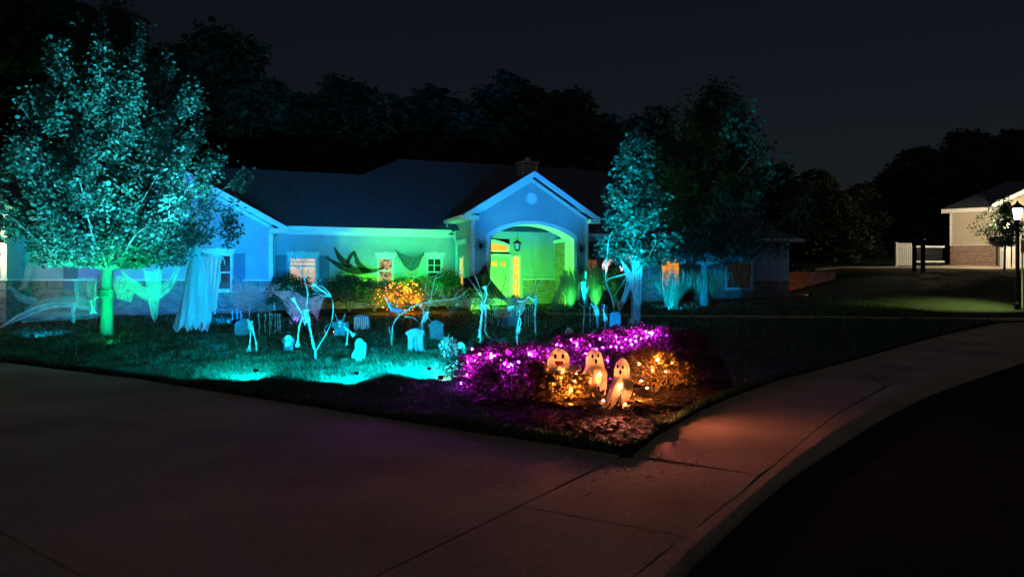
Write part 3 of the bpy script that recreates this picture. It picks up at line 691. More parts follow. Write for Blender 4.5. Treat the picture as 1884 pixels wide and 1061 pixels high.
MB().tube([(.42, -.40, EV), (.40, -.36, EV - .1), (.1, -.1, EV - .26), (.08, -.07, EV - .4), (.08, -.07, -.2)], .035, 6).build('downspout', m_gutter, house)
# right wing
WR = [(12.55, .85, 2.0, .6, p_red, (2, 2)), (16.3, .55, 2.16, 1.0, p_orange, (3, 2)), (19.85, .72, 2.2, 1.45, p_dim, (2, 1))]
bricks('right_wing_brick', PU1, 15.2, -.4, EV, 0, holes=[(12.2, 12.9, .78, 2.02)], soldier=False)
siding('right_wing_siding', 15.2, UR, 1.12, lambda u: EV - .02, 0, [(u - wd / 2 + .02, u + wd / 2 - .02, w0 + .02, w1 - .02) for u, w0, w1, wd, *_ in WR])
bricks('right_wing_wainscot', 15.2, UR, -.5, 1.1, 0, holes=[(u - wd / 2 - .05, u + wd / 2 + .05, w0 - .07, 9) for u, w0, w1, wd, *_ in WR])
for u, w0, w1, wd, pm, gr in WR: window(u, w0, w1, wd, 0, pm, grid=gr, header=(u > 13 and u < 18), mun=.04 if u > 18 else .02)
trim('frieze_board', (PU1 + .03, -.03, EV - .14), (UR, -.016, EV - .022)); MB().box((PU1 + .02, -.5, EV - .018), (UR + .3, -.02, EV)).build('soffit', m_trim, house)
MB().box((PU1 + .42, -.58, EV), (UR + .4, -.48, EV + .12)).build('gutter', m_gutter, house)
# set-back brown end wall
bricks('end_wall_brick', UR - .05, UR + 5.2, -.6, 1.55, 2.6, soldier=True)
MB().box((UR - .1, 2.62, -.6), (UR + 5.2, 2.9, 1.56)).build('end_wall_core', m_mort, house)
# chimney
cu = PC + 2.55; chm = MB().box((cu - .42, 4.6, 4.5), (cu + .38, 5.3, 6.58)).build('chimney', m_side, house)
MB().box((cu - .47, 4.54, 6.585), (cu + .43, 5.36, 6.66)).build('chimney_cap', m_trim, chm); MB().lathe([(.10, 6.662), (.10, 6.76), (.14, 6.76), (.14, 6.86), (.0, 6.9)], 12, (cu, 4.95, 0)).build('flue', m_gutter, chm)
for u in (cu - .42, cu + .30): MB().box((u, 4.585, 4.5), (u + .08, 4.598, 6.58)).build('chimney_corner_board', m_trim, chm)
# garage block at the far left
GV, GU = -2.5, -7.37
siding('garage_siding', -13, GU, 1.12, lambda u: 3.0, GV); siding('garage_side_siding', GV, WV, 1.12, lambda u: 3.0, GU, axis='v', sgn=1)
bricks('garage_brick', -13, GU, -.5, 1.06, GV); bricks('garage_side_brick', GV, WV, -.5, 1.06, GU, axis='v', sgn=1)
trim('brick_cap', (-13, GV - .05, 1.062), (GU + .05, GV - .002, 1.118)); trim('brick_cap', (GU + .002, GV, 1.062), (GU + .05, WV, 1.118)); trim('corner_board', (GU - .1, GV - .03, 1.12), (GU + .03, GV - .004, 3.0))
gable_roof('garage_roof', -10.4, 3.1, 3.0, PIT, GV - .33, 4.4, .4)

# ------------------------------------------------------------------ trees
def tree(name, label, base, prof, trunk_r, fork, nl, nleaf, lsize, mat, seed=1, bark=None, shape='leaf', lean=(0, 0), shoot=.5, up=42, group=None, sub=7, cl=.16, cat='tree', trunk_sides=10):
    rg = np.random.default_rng(seed); rnd = random.Random(seed)
    t = empty(name, base); tag(t, label, cat, group)
    zs = [p[0] for p in prof]; rs = [p[1] for p in prof]; top = zs[-1]
    tr = MB(); lead = [Vector((0, 0, -.25)), Vector((0, 0, .15)), Vector((.01, 0, fork * .6)), Vector((.02, .01, fork)), Vector((lean[0] * .5 + .1, lean[1] * .5, (fork + top) / 2)), Vector((lean[0], lean[1], top * .97))]
    tr.tube(lead, [trunk_r * 1.45, trunk_r * 1.12, trunk_r, trunk_r * .92, trunk_r * .4, .012], trunk_sides, 4)
    def leadp(z):
        f = max(0, min(1, (z - fork) / (top - fork))); return Vector((lean[0] * f + .02, lean[1] * f, z))
    pts = []; wts = []
    for i in range(nl):
        ze = zs[0] + (top - zs[0]) * ((i + .5) / nl) ** .85; az = i * 2.39996 + rnd.uniform(-.3, .3)
        rr = float(np.interp(ze, zs, rs)) * rnd.uniform(.72, 1.08); st = max(fork * .95, ze - rr * math.tan(R(up)) * rnd.uniform(.8, 1.2)); st = min(st, ze - .05)
        a = leadp(st); e = leadp(ze) + Vector((math.cos(az) * rr, math.sin(az) * rr, 0)); mid = a.lerp(e, .5) + Vector((0, 0, -.12 * rr if ze - st > rr * .4 else .1 * rr))
        br = trunk_r * .42 * min(1, .35 + rr / 4)
        path = catmull([a, a.lerp(e, .2) + Vector((0, 0, .03)), mid, e], 4); tr.tube(path, [br, br * .7, br * .4, .008], 5)
        for k in range(sub):
            f = .28 + .72 * (k + rnd.random()) / sub; p = path[min(len(path) - 1, int(f * (len(path) - 1)))]
            d = Vector((rnd.gauss(0, 1), rnd.gauss(0, 1), rnd.gauss(.2, .6))).normalized() * rnd.uniform(.15, .33) * max(.6, rr * .5)
            d += Vector((math.cos(az), math.sin(az), 0)) * rr * .06; q = p + d
            s_ = q + Vector((rnd.gauss(0, .06), rnd.gauss(0, .06), rnd.uniform(.4, 1) * shoot))
            tr.tube([p, p.lerp(q, .6) + Vector((0, 0, .02)), q, s_], [br * .3, br * .2, .008, .003], 4)
            for _ in range(3): pts.append((p.lerp(q, .7), .8))
            for j in range(6): pts.append((q.lerp(s_, j / 5), 1 - .1 * j))
    for j in range(12): pts.append((leadp(top * (.8 + .2 * j / 11)), .7))
    trunk = tr.build('trunk', bark or m_bark, t, smooth=True)
    A = np.array([tuple(p) for p, _ in pts]); wq = np.array([w_ for _, w_ in pts]); idx = rg.choice(len(A), nleaf, p=wq / wq.sum())
    pos = A[idx] + rg.normal(0, cl, (nleaf, 3)) * np.array([1, 1, 1.1])
    pos = pos[pos[:, 2] > zs[0] - .25]
    obj('crown', leaves('crown', pos, lsize, mat, shape), t)
    return t
TB = G(196, 623)
maple = tree('maple_tree', 'tall maple on the lawn with green lit trunk and teal lit crown', TB, [(2.0, 1.6), (2.5, 2.8), (3.2, 3.1), (4.2, 2.9), (5.0, 2.45), (5.9, 1.9), (6.6, 1.35), (7.2, .75), (7.6, .12)], .135, 1.75, 52, 92000, .088, m_leaf, 8, lean=(.3, 0), shoot=.6, sub=8, cl=.12)
TB2 = G(1165, 601)
tree2 = tree('ornamental_tree', 'small teal lit tree with trunk wrapped in gauze, right of the porch', TB2, [(2.0, 1.0), (2.35, 1.55), (2.8, 1.3), (3.4, 1.0), (4.1, .75), (4.8, .42), (5.3, .1)], .06, 1.5, 30, 9000, .10, m_leaf, 9, lean=(.1, 0), shoot=.34, sub=6, cl=.10)
tb3 = P(1296, 555, 28.5); tb3.z = zg(tb3.x, tb3.y)
tree('shade_tree', 'large dim dark green tree in front of the right wing', tb3, [(2.0, 2.2), (2.6, 3.3), (3.6, 3.7), (5, 3.3), (6.3, 2.6), (7.5, 1.5), (8.2, .3)], .17, 1.7, 44, 32000, .15, m_leaf, 14, lean=(.55, 0), shoot=.6, up=30, cl=.2, shape='kite')
# woodland behind: each tree its own object, four crown shapes shared
def far_variant(seed, shp):
    rg = np.random.default_rng(seed); n = 17000; c = []
    for k in range(70):
        z = rg.uniform(.08, 1) ; r = np.interp(z, [0.05, .25, .5, .75, .92, 1.0], shp); a = rg.uniform(0, 6.28); q = rg.uniform(.45, 1)
        c.append((r * q * math.cos(a), r * q * math.sin(a), z * .96, rg.uniform(.04, .085)))
    c = np.array(c); i = rg.integers(0, len(c), n); d = rg.normal(0, 1, (n, 3)); d /= np.linalg.norm(d, axis=1)[:, None]
    pos = c[i, :3] + d * c[i, 3:4] * rg.uniform(.6, 1.15, (n, 1))
    me = leaves('crown', pos, .034, m_bgleaf, 'kite')
    tb = MB().tube([(0, 0, -.05), (0, 0, .3), (.01, 0, .9)], [.022, .016, .004], 6)
    for k in range(9): a = k * 2.4; z = .2 + .07 * k; tb.tube([(0, 0, z), (.16 * math.cos(a), .16 * math.sin(a), z + .12)], [.008, .002], 4)
    tm = bpy.data.meshes.new('trunk'); tm.from_pydata(tb.v, [], tb.f); tm.materials.append(m_bark); return me, tm
FV = [far_variant(21, [.22, .32, .36, .30, .16, .05]), far_variant(22, [.15, .24, .30, .28, .20, .07]), far_variant(23, [.26, .36, .38, .26, .12, .03]), far_variant(24, [.14, .2, .22, .18, .1, .03])]
FT = [(-60, -30, 40, 1, 'black tree rising at the far left edge of the photo'), (70, -15, 42, 0, 'dark woodland tree behind the maple crown'), (300, 25, 44, 1, 'tall dark tree behind the right side of the maple'), (430, 80, 46, 0, 'dark tree beside the maple, left of the sky gap'),
      (545, 165, 50, 2, 'woodland tree left of centre under the tiny sky light'), (640, 150, 52, 0, 'broad woodland tree above the low roof ridge'), (720, 168, 49, 1, 'woodland tree above the left end of the high roof'), (790, 165, 51, 3, 'slim woodland tree above the high roof'),
      (860, 185, 48, 2, 'woodland tree behind the high roof ridge'), (945, 145, 53, 0, 'tallest rounded tree of the wood behind the chimney'), (1040, 165, 52, 2, 'rounded woodland tree right of the chimney'), (1110, 195, 50, 1, 'woodland tree right of the porch gable'), (1165, 212, 47, 3, 'narrow woodland tree left of the small ornamental tree'),
      (1235, 188, 46, 1, 'black tree just behind the top of the shade tree'), (1420, 300, 44, 2, 'dark rounded tree right of the shade tree'), (1495, 315, 52, 0, 'low dark tree at the edge of the sky notch'), (1560, 352, 60, 2, 'lowest dark tree in the notch of the skyline'), (1620, 320, 66, 1, 'dark tree left of the wooded rise'),
      (1690, 268, 74, 2, 'black tree on the left shoulder of the wooded rise'), (1775, 242, 80, 0, 'black treetop at the crest of the wooded rise'), (1860, 240, 78, 2, 'black tree above the neighbouring roof'), (1960, 235, 76, 0, 'black tree at the right edge of the photo'), (1655, 300, 62, 3, 'slim black tree left of the white fence'), (1735, 258, 70, 1, 'black tree behind the end of the white fence'), (1820, 246, 68, 1, 'black tree directly behind the neighbouring roof ridge'), (1580, 340, 54, 3, 'narrow dark tree right of the sky notch'), (1535, 352, 48, 0, 'squat dark tree below the sky notch')]
for i, (px, py, Y, v, lab) in enumerate(FT):
    p = P(px, 540, Y); p.z = zg(p.x, p.y) - .3; h = EYE + (CY - py) / F * Y - p.z
    e = empty('woodland_tree', p, i * 1.7); tag(e, lab, 'tree', 'dark woodland trees behind the houses')
    wd_ = {0: 1.0, 1: 1.05, 2: 1.1, 3: 1.2}[v] * h * (1 if h > 10 else 1.25)
    for nm, me in zip(('crown', 'trunk'), FV[v]): o = obj(nm, me, e); o.scale = (wd_, wd_, h)

# ------------------------------------------------------------------ shrubs
def bush(name, label, base, r, h, n, ls, mat, group, seed=0, shape='kite', lump=.25, cat='shrub', ry=None, stems=True):
    rg = np.random.default_rng(seed); d = rg.normal(0, 1, (n, 3)); d /= np.linalg.norm(d, axis=1)[:, None]; d[:, 2] = np.where(d[:, 2] < -.35, -d[:, 2], d[:, 2])
    lum = np.array([1 + lump * noise.noise((q[0] * 2.6 + seed, q[1] * 2.6, q[2] * 2.6)) * 1.5 for q in d]); rad = lum * rg.uniform(.45, 1.03, n) ** .5
    pos = d * rad[:, None] * np.array([r, ry or r, h * .58]) + np.array([0, 0, h * .47]); pos[:, 2] = np.maximum(pos[:, 2], .02)
    e = empty(name, base); tag(e, label, cat, group)
    obj('foliage', leaves('foliage', pos, ls, mat, shape, droop=-.1, outward=d * .8), e)
    st = MB(); rnd = random.Random(seed)
    for k in range(11):
        a = k * 2.4; q = rnd.uniform(.3, .85); st.tube([(0, 0, -.05), (r * .25 * math.cos(a), r * .25 * math.sin(a), h * .3), (r * q * math.cos(a), r * q * math.sin(a), h * rnd.uniform(.5, .85))], [.012, .008, .003], 4)
    st.build('stems', m_bark, e)
    return e
BR = [(905, 716, .55, .56, 'purple glowing shrub at the left end of the corner bed'), (975, 704, .5, .5, 'purple lit shrub behind the left ghost'), (1058, 676, .55, .5, 'purple lit shrub above and between two ghosts'), (1128, 668, .6, .56, 'purple lit shrub behind the middle ghost'),
      (1193, 662, .6, .6, 'brightest magenta shrub at the back right of the bed'), (1256, 672, .55, .6, 'dull maroon shrub at the right back of the bed'), (1028, 742, .42, .37, 'amber lit barberry covering the lower half of the smiling ghost'), (1203, 728, .48, .58, 'amber lit barberry right of the front ghost'),
      (945, 746, .48, .56, 'dark violet shrub at the left front of the bed'), (1115, 706, .36, .42, 'small rosy shrub between the ghosts'), (1258, 712, .36, .46, 'dark red shrub at the right edge of the bed')]
BUSH = []
for i, (px, py, r, h, lab) in enumerate(BR):
    b = G(px, py, .03); BUSH.append((px, b, r, h)); bush('barberry_shrub', lab, b, r, h, 5200, .05, m_barb2 if i in (6, 7) else m_barb, 'barberry shrubs in the corner bed', 40 + i)
hs_ = [(.55, -1.6, .85, 1.15, m_leaf2, 'round dark boxwood below the lit window', 4200), (2.5, -1.6, .8, 1.2, m_leaf2, 'dark clipped shrub right of the lit window', 4200),
       (3.35, -1.65, .72, 1.02, m_hedge, 'pale green shrub left of the orange string lights', 3800), (4.2, -1.75, .80, 1.05, m_hedge, 'shrub covered in orange string lights', 4200), (5.1, -1.65, .75, 1.06, m_hedge, 'bright green leafed shrub right of the orange string lights', 3800), (6.1, -1.2, .6, 1.2, m_leaf2, 'tall dark shrub beneath the rightmost window', 3500),
       (6.55, -2.7, .8, .8, m_hedge, 'low bright green shrub at the left of the porch step', 3200)]
for i, (u, v, r, h, mt, lab, n) in enumerate(hs_):
    p = H(u, v, 0); p.z = zg(p.x, p.y) + .05; bush('foundation_shrub', lab, p, r, h, n, .075, mt, 'shrubs along the house wall', 70 + i)
def spiky(name, label, base, r, h, n, mat, group, wdt=.012, seed=0, cat='plant', plume=False, part='blades'):
    rg = random.Random(seed); V = []; PL = MB()
    for k in range(n):
        a = rg.uniform(0, 6.28); q = rg.random() ** .7; l = h * rg.uniform(.6, 1.05); sp_ = r * q * rg.uniform(.6, 1.1); b0 = Vector((r * .25 * q * math.cos(a), r * .25 * q * math.sin(a), 0))
        side = Vector((-math.sin(a + rg.uniform(-1, 1)), math.cos(a), 0)) * wdt * rg.uniform(.6, 1.2); prev = None
        for j in range(5):
            t = j / 4; c = b0 + Vector((math.cos(a) * sp_ * t * t, math.sin(a) * sp_ * t * t, l * t * (1 - .12 * q * t))); s_ = side * (1 - t * .85)
            if prev: V += [prev[0], prev[1], c + s_, c - s_]
            prev = (c - s_, c + s_)
        if plume and k % 4 == 0: PL.tube([c - Vector((0, 0, .16)), c, c + Vector((0, 0, .1))], [.006, .013, .003], 4)
    e = empty(name, base); tag(e, label, cat, group); obj(part, np_mesh(part, np.array([tuple(v) for v in V]), 4, mat), e)
    if plume: PL.build('plumes', m_reed, e, kind='stuff')
    return e
RG = [((1050, 572, 26.6), .42, 1.45, 'clump of tall reed grass lit green from below beside the porch'), ((1096, 570, 27.2), .5, 1.6, 'bright green lit reed grass clump, second from the porch'), ((1135, 568, 28.0), .5, 1.4, 'dim blue reed grass clump behind the gauze wrapped trunk'),
      ((1235, 556, 28.6), 1.0, 1.45, 'blue lit reed grass clump below the orange window'), ((1300, 554, 28.8), .85, 1.5, 'blue lit reed grass clump left of the dark window')]
for i, ((px, py, Y), r, h, lab) in enumerate(RG):
    p = P(px, py, Y); p.z = zg(p.x, p.y) + .02; spiky('reed_grass_clump', lab, p, r, h, 760, m_reed, 'tall reed grasses along the house', .011, 90 + i, 'ornamental grass', True)
p = H(8.1, -2.9, 0); p.z = zg(p.x, p.y) + .03; spiky('leafy_plant', 'bright green broad bladed plant before the porch arch', p, .6, .62, 130, m_hedge, None, .05, 3)
p = G(1000, 795, .04); spiky('bed_plant', 'small dry grassy tuft at the front left of the mulch', p, .28, .2, 60, m_barb, 'small tufts in the mulch', .012, 5)
p = G(1213, 797, .04); spiky('bed_plant', 'small green weed tuft by the walk edge of the mulch', p, .2, .14, 45, m_leaf2, 'small tufts in the mulch', .014, 6)
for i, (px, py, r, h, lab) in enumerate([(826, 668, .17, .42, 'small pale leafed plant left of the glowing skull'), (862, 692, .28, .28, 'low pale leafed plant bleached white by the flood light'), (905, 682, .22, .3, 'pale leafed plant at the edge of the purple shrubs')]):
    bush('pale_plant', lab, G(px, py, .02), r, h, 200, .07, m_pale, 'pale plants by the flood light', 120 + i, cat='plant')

# ------------------------------------------------------------------ string lights
def strings(name, label, pts, mat, r, wire=True, cat='string lights', group='strings of fairy lights', glow=()):
    c = pts[0]; e = empty(name, c); tag(e, label, cat, group)
    if wire: MB().tube(catmull([p - c for p in pts], 3), .003, 4).build('wire', m_black, e)
    bm_ = MB().ball((0, 0, 0), r, 6, 4); me = bpy.data.meshes.new('bulb'); me.from_pydata(bm_.v, [], bm_.f); me.materials.append(mat)
    for p in pts: o = obj('bulb', me, e); o.location = p - c
    for p in glow:  # added point lights, supply the leaf glow the weak bulbs lack
        ld = bpy.data.lights.new('bulb_glow', 'POINT'); ld.energy = 75; ld.color = (1, .2, .02); ld.shadow_soft_size = .15; lo = bpy.data.objects.new('bulb_glow', ld); COL.objects.link(lo); lo.parent = e; lo.location = p - c
    return e
PZ = [(30, 547), (72, 490), (75, 400), (110, 310), (160, 345), (240, 345), (265, 355), (300, 388), (315, 410), (337, 412), (362, 432), (381, 419), (432, 400), (455, 365), (480, 360), (505, 345), (575, 425)]
PZ2 = [(700, 280), (800, 245), (838, 287), (900, 340), (885, 385), (973, 310), (1000, 235), (1020, 298), (1075, 293), (1110, 295), (1130, 262), (1150, 297), (1180, 242), (1220, 277), (1250, 255), (1287, 241), (1330, 225), (1345, 195), (1362, 208), (1320, 190)]
e_pur = emat('bulb_purple', (.6, .03, 1), 2300); e_org = emat('bulb_orange', (1, .16, .016), 13); e_amb = emat('bulb_amber', (1, .28, .07), 2300)
def onbush(px, py):
    best = None
    for bx_, b, r, h in BUSH:
        Y = b.y - r * .75; q = P(px, py, Y); dd = abs(q.x - b.x) / r + abs(q.z - b.z - h * .75) * 1.2
        if best is None or dd < best[0]:
            k = math.sqrt(max(0, 1 - min(1, ((q.x - b.x) / r) ** 2))); Y = b.y - r * (.2 + .62 * k); best = (dd, P(px, py, Y))
    return best[1]
strings('purple_string_lights', 'magenta fairy lights over the left shrubs of the corner bed', [onbush(840 + x / 3.79, 560 + y / 3.79) for x, y in PZ], e_pur, .0068)
strings('purple_string_lights', 'magenta fairy lights over the back right shrubs of the corner bed', [onbush(840 + x / 3.79, 560 + y / 3.79) for x, y in PZ2], e_pur, .0068)
e_pin = emat('bulb_purple_fill', (.55, .02, 1), 6500); e_ain = emat('bulb_amber_fill', (1, .28, .05), 1200)
def inner(name, label, ids, mt):
    pts = []
    for q in ids:
        _, b, r, h = BUSH[q]
        for k in range(4): a = -2.6 + 1.75 * k / 1.0 * .6; pts.append(b + Vector((r * .55 * math.cos(a), r * .55 * math.sin(a), h * (.74 + .12 * (k % 2)))))
    return strings(name, label, pts, mt, .015)
inner('purple_string_lights', 'added magenta fill bulbs hidden inside the back shrubs', [0, 1, 2, 3, 4, 9], e_pin)  # added unseen bulbs, their glow stands in for bloom around the visible ones
inner('amber_string_lights', 'added amber fill bulbs hidden inside the two barberries beside the ghosts', [6, 7], e_ain)  # added unseen bulbs that light the barberry leaves from within
pts = []
for k in range(92):
    a = -math.acos(random.uniform(-1, 1)); z = random.uniform(.06, 1.06); rr = .86 * math.sqrt(max(.1, 1 - ((z - .48) / .66) ** 2))
    p = H(4.2 + rr * math.cos(a), -1.75 + rr * math.sin(a), 0); pts.append(Vector((p.x, p.y, zg(p.x, p.y) + .05 + z)))
pts.sort(key=lambda p: (round(p.z * 4), p.x)); strings('orange_string_lights', 'dense orange fairy lights draped over a wall shrub', pts, e_org, .014, glow=[H(4.2 + q[0], -1.75 + q[1], q[2]) for q in ((-.45, -.55, .5), (.1, -.7, .75), (.5, -.5, .4), (0, -.72, .25))])

# ------------------------------------------------------------------ ghosts in the corner bed
e_gh = emat('bulb_ghost', (1, .34, .09), 620)
e_gd = emat('bulb_ghost_head', (1, .40, .12), 420)
def stake_ghost(label, base, h, wd, yaw, tilt, arms=False, tail=0, head=.3, seed=0, smile=False, lampz=(.35,)):
    e = empty('ghost_figure', base, yaw); tag(e, label, 'ghost', 'small white ghosts in the corner bed'); e.rotation_euler = (0, tilt, yaw)
    n, m = 36, 26; vs = []; fs = []
    for j in range(m + 1):
        t = .44 + .56 * j / m; z = h * t
        r = np.interp(t, [0, .12, .35, .58, .68, .78, .9, .97, 1], [wd * .08, wd * .14, wd * .28, wd * .42, wd * head * 1.10, wd * head * 1.06, wd * head * .86, wd * head * .45, .002])
        for i in range(n):
            a = 2 * math.pi * i / n; fo = max(0, .62 - t); rf = r * (1 + .9 * fo * (abs(math.sin(a * 3.0 + seed)) * 2 - 1.2) + .5 * fo * math.sin(a * 9 + seed * 2 + t * 3))
            zz = z + (.11 * h * math.sin(a * 4 + seed) + .06 * h * math.sin(a * 9)) * max(0, 1 - t * 3)
            vs.append((rf * math.cos(a) - tail * max(0, .35 - t) ** 1.5, rf * .62 * math.sin(a), zz))
    for j in range(m):
        for i in range(n): fs.append((j * n + i, j * n + (i + 1) % n, (j + 1) * n + (i + 1) % n, (j + 1) * n + i))
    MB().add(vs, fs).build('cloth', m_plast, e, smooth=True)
    hz = h * .83; hr = wd * head; rs_ = random.Random(seed * 5 + 1)
    for k in range(11):
        a = 2 * math.pi * (k + .5) / 11; r0 = wd * head * .98; r1 = wd * (.46 + .1 * rs_.random()); zb = h * rs_.uniform(-.02, .24); dw = .36
        def pt_(rr, aa, z, t=0): return (rr * math.cos(aa) - tail * max(0, .35 - z / h) ** 1.5, rr * .66 * math.sin(aa), z)
        tp = [pt_(r0, a - dw, h * .66), pt_(r1 * .96, a - dw * .8, h * .46), pt_(r1 * .8, a - dw * .5, (h * .3 + zb) / 2), pt_(r1 * .62, a - .10, zb)]
        bt = [pt_(r0, a + dw, h * .66), pt_(r1 * 1.04, a + dw * .8, h * .46), pt_(r1 * .9, a + dw * .6, (h * .3 + zb) / 2 - .01), pt_(r1 * .66, a + .12, zb + .02)]
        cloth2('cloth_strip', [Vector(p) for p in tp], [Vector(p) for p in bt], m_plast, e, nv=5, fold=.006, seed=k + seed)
    for s in (-1, 1): MB().ball((s * hr * .36, -hr * .62 * .97, hz + hr * .12), (hr * .15, hr * .1, hr * .25)).build('eye', m_dark, e, smooth=True)
    if smile:
        mo = MB(); mo.prism([(hr * .42 * math.cos(math.pi + math.pi * i / 10), -hr * .42 + hr * .5 * math.sin(math.pi + math.pi * i / 10) * .9) for i in range(11)], -hr * .70, -hr * .55); o = mo.build('mouth', M('mouth_red', (.16, .02, .015), .6), e); o.location = (.0, 0, hz + hr * .08)
    else: MB().ball((hr * .05, -hr * .62 * 1.06, hz - hr * .55), (hr * .17, hr * .12, hr * .32)).build('mouth', m_dark, e, smooth=True)
    if arms:
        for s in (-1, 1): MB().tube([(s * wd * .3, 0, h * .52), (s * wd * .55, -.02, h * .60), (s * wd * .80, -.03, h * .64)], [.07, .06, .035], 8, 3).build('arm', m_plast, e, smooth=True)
    MB().tube([(0, 0, -.12), (0, 0, h * .9)], .006, 5).build('stake', m_black, e)
    for z in lampz: o = MB().ball((0, wd * .06 if z > .7 else -wd * .06, h * z), .012, 8, 6).build('bulb', e_gd if z > .7 else e_gh, e)
    for z in lampz[1:]:
        o = MB().ball((wd * .10, -wd * .33, h * (z + .06)), .010, 8, 6).build('bulb', e_gh, e)
    return e
stake_ghost('smiling white ghost with raised arms half hidden by amber barberry', G(1028, 742, .03), .70, .36, 0, 0, True, 0, .38, 1, True, (.80, .5))
stake_ghost('tall open mouthed ghost tinted pink, middle of the three', G(1097, 736, .03), .67, .33, .12, -.05, False, 0, .33, 2, False, (.76, .42))
stake_ghost('peach glowing ghost leaning left, front of the mulch', G(1140, 764, .03), .66, .27, -.55, .06, False, .9, .34, 4, False, (.76, .45))
strings('amber_string_lights', 'amber fairy lights lying under the ghosts in the mulch', [G(1010, 722, .45), G(1035, 725, .42), G(1060, 735, .35), G(1110, 748, .08), G(1150, 758, .1), G(1180, 742, .3), G(1200, 735, .4), G(1225, 730, .35), G(1190, 745, .22), G(1050, 750, .22), G(1018, 748, .3)], e_amb, .009)

# ------------------------------------------------------------------ graveyard props
def slab_stone(label, px, py, wpx, hpx, outline, tilt=0, lean=0, yaw=0, th=.07, extra=None, name='tombstone', inner=None):
    g = G(px, py); s_ = S(g.y); W2 = wpx * s_; Hh = hpx * s_
    e = empty(name, g); e.rotation_euler = (lean, tilt, yaw); tag(e, label, 'tombstone', 'foam tombstones on the lawn')
    mb = MB(); pl = [(x * W2, z * Hh) for x, z in outline]; mb.prism(pl, -th / 2, th / 2); o = mb.build('slab', m_stone, e)
    md = o.modifiers.new('bevel', 'BEVEL'); md.width = .012; md.segments = 2
    if inner:
        q = MB().prism([(x * W2, z * Hh) for x, z in inner], -th / 2 - .016, -th / 2 + .001).build('raised_panel', m_stone, e); b = q.modifiers.new('bevel', 'BEVEL'); b.width = .006
    if extra: extra(e, W2, Hh, th)
    return e
def arc(cx, cz, r, a0, a1, n, rz=None): return [(cx + r * math.cos(R(a0 + (a1 - a0) * i / n)), cz + (rz or r) * math.sin(R(a0 + (a1 - a0) * i / n))) for i in range(n + 1)]
def skull_parts(e, c, r, jaw=True):
    c = Vector(c); mb = MB(); n, m = 14, 12; vs = []; fs = []
    for i in range(m + 1):
        ph = -math.pi / 2 + math.pi * i / m
        for j in range(n):
            t = 2 * math.pi * j / n; x = math.cos(ph) * math.cos(t); y = math.cos(ph) * math.sin(t); z = math.sin(ph); k = 1.0
            if z < 0: x *= 1 - .38 * -z; y *= 1 + .12 * z
            for sx in (-1, 1):
                d = (x - sx * .38) ** 2 + (z + .08) ** 2
                if y < 0 and d < .09: k -= .22 * (1 - d / .09)
            vs.append(c + Vector((x * r * .86, y * r * k, z * r * 1.02)))
    for i in range(m):
        for j in range(n): fs.append((i * n + j, i * n + (j + 1) % n, (i + 1) * n + (j + 1) % n, (i + 1) * n + j))
    sk_ = mb.add(vs, fs).build('skull', m_bone, e, smooth=True)
    for sx in (-1, 1): MB().ball(c + Vector((sx * r * .36, -r * .76, -r * .08)), (r * .2, r * .12, r * .22), 8, 6).build('eye_socket', m_dark, sk_)
    MB().ball(c + Vector((0, -r * .88, -r * .42)), (r * .09, r * .08, r * .14), 6, 5).build('nose_hole', m_dark, sk_)
    if jaw:
        j = MB()
        for k in range(7): j.cbox(c + Vector(((k - 3) * r * .13, -r * (.78 - .03 * (k - 3) ** 2), -r * .86)), (r * .1, r * .12, r * .26))
        j.tube([c + Vector((-r * .5, -r * .1, -r * .6)), c + Vector((-r * .42, -r * .55, -r * 1.1)), c + Vector((0, -r * .78, -r * 1.2)), c + Vector((r * .42, -r * .55, -r * 1.1)), c + Vector((r * .5, -r * .1, -r * .6))], r * .14, 6, 3).build('jaw', m_bone, sk_, smooth=False)
    return sk_
def skull_extra(fx, fz, fr):
    def f(e, W2, Hh, th): skull_parts(e, (fx * W2, -th / 2 - fr * W2 * .2, fz * Hh), fr * W2)
    return f
RT = lambda sh=.82: [(-.5, 0), (.5, 0), (.5, sh)] + arc(0, sh, .5, 0, 180, 12, 1 - sh) + [(-.5, sh)][:0]
stepped = [(-.5, 0), (.5, 0), (.5, .78), (.42, .78), (.42, .86), (.26, .9)] + arc(0, .88, .24, 10, 170, 8, .12) + [(-.26, .9), (-.42, .86), (-.42, .78), (-.5, .78)]
slab_stone('wide blue lit tombstone with skeleton arm hanging over it, left of the graveyard', 450, 624, 34, 38, stepped, tilt=-.03)
def wings(e, W2, Hh, th):
    for s in (-1, 1): MB().prism([(s * .12 * W2, Hh * .95), (s * .34 * W2, Hh * 1.38), (s * .24 * W2, Hh * .98)][::s], -.02, .02).build('horn', m_stone, e)
    skull_parts(e, (0, -th / 2 - .02, Hh * .80), W2 * .17)
    for s in (-1, 1): MB().prism([(s * .08 * W2, Hh * .62), (s * .46 * W2, Hh * .78), (s * .34 * W2, Hh * .55)][::s], -th / 2 - .02, -th / 2 + .001).build('wing', m_stone, e)
slab_stone('dark horned gargoyle tombstone with a red light at its foot', 626, 624, 30, 36, [(-.38, 0), (.38, 0), (.38, .55), (.5, .62), (.5, .88), (.25, .86), (.2, 1), (-.2, 1), (-.25, .86), (-.5, .88), (-.5, .62), (-.38, .55)], extra=wings)
def drips(e, W2, Hh, th):
    rr = random.Random(4)
    for k in range(7): x = (-.4 + k * .13) * W2; MB().tube([(x, -th / 2, Hh * .85), (x + .01, -th / 2 - .008, Hh * .5), (x - .01 * (k % 3), -th / 2, Hh * rr.uniform(.1, .4))], [.016, .012, .006], 5, 2).build('drip', m_bone, e)
slab_stone('round topped tombstone with dripping relief, pink at its lower left', 665, 611, 29, 32, RT(.78), extra=drips, yaw=.1)
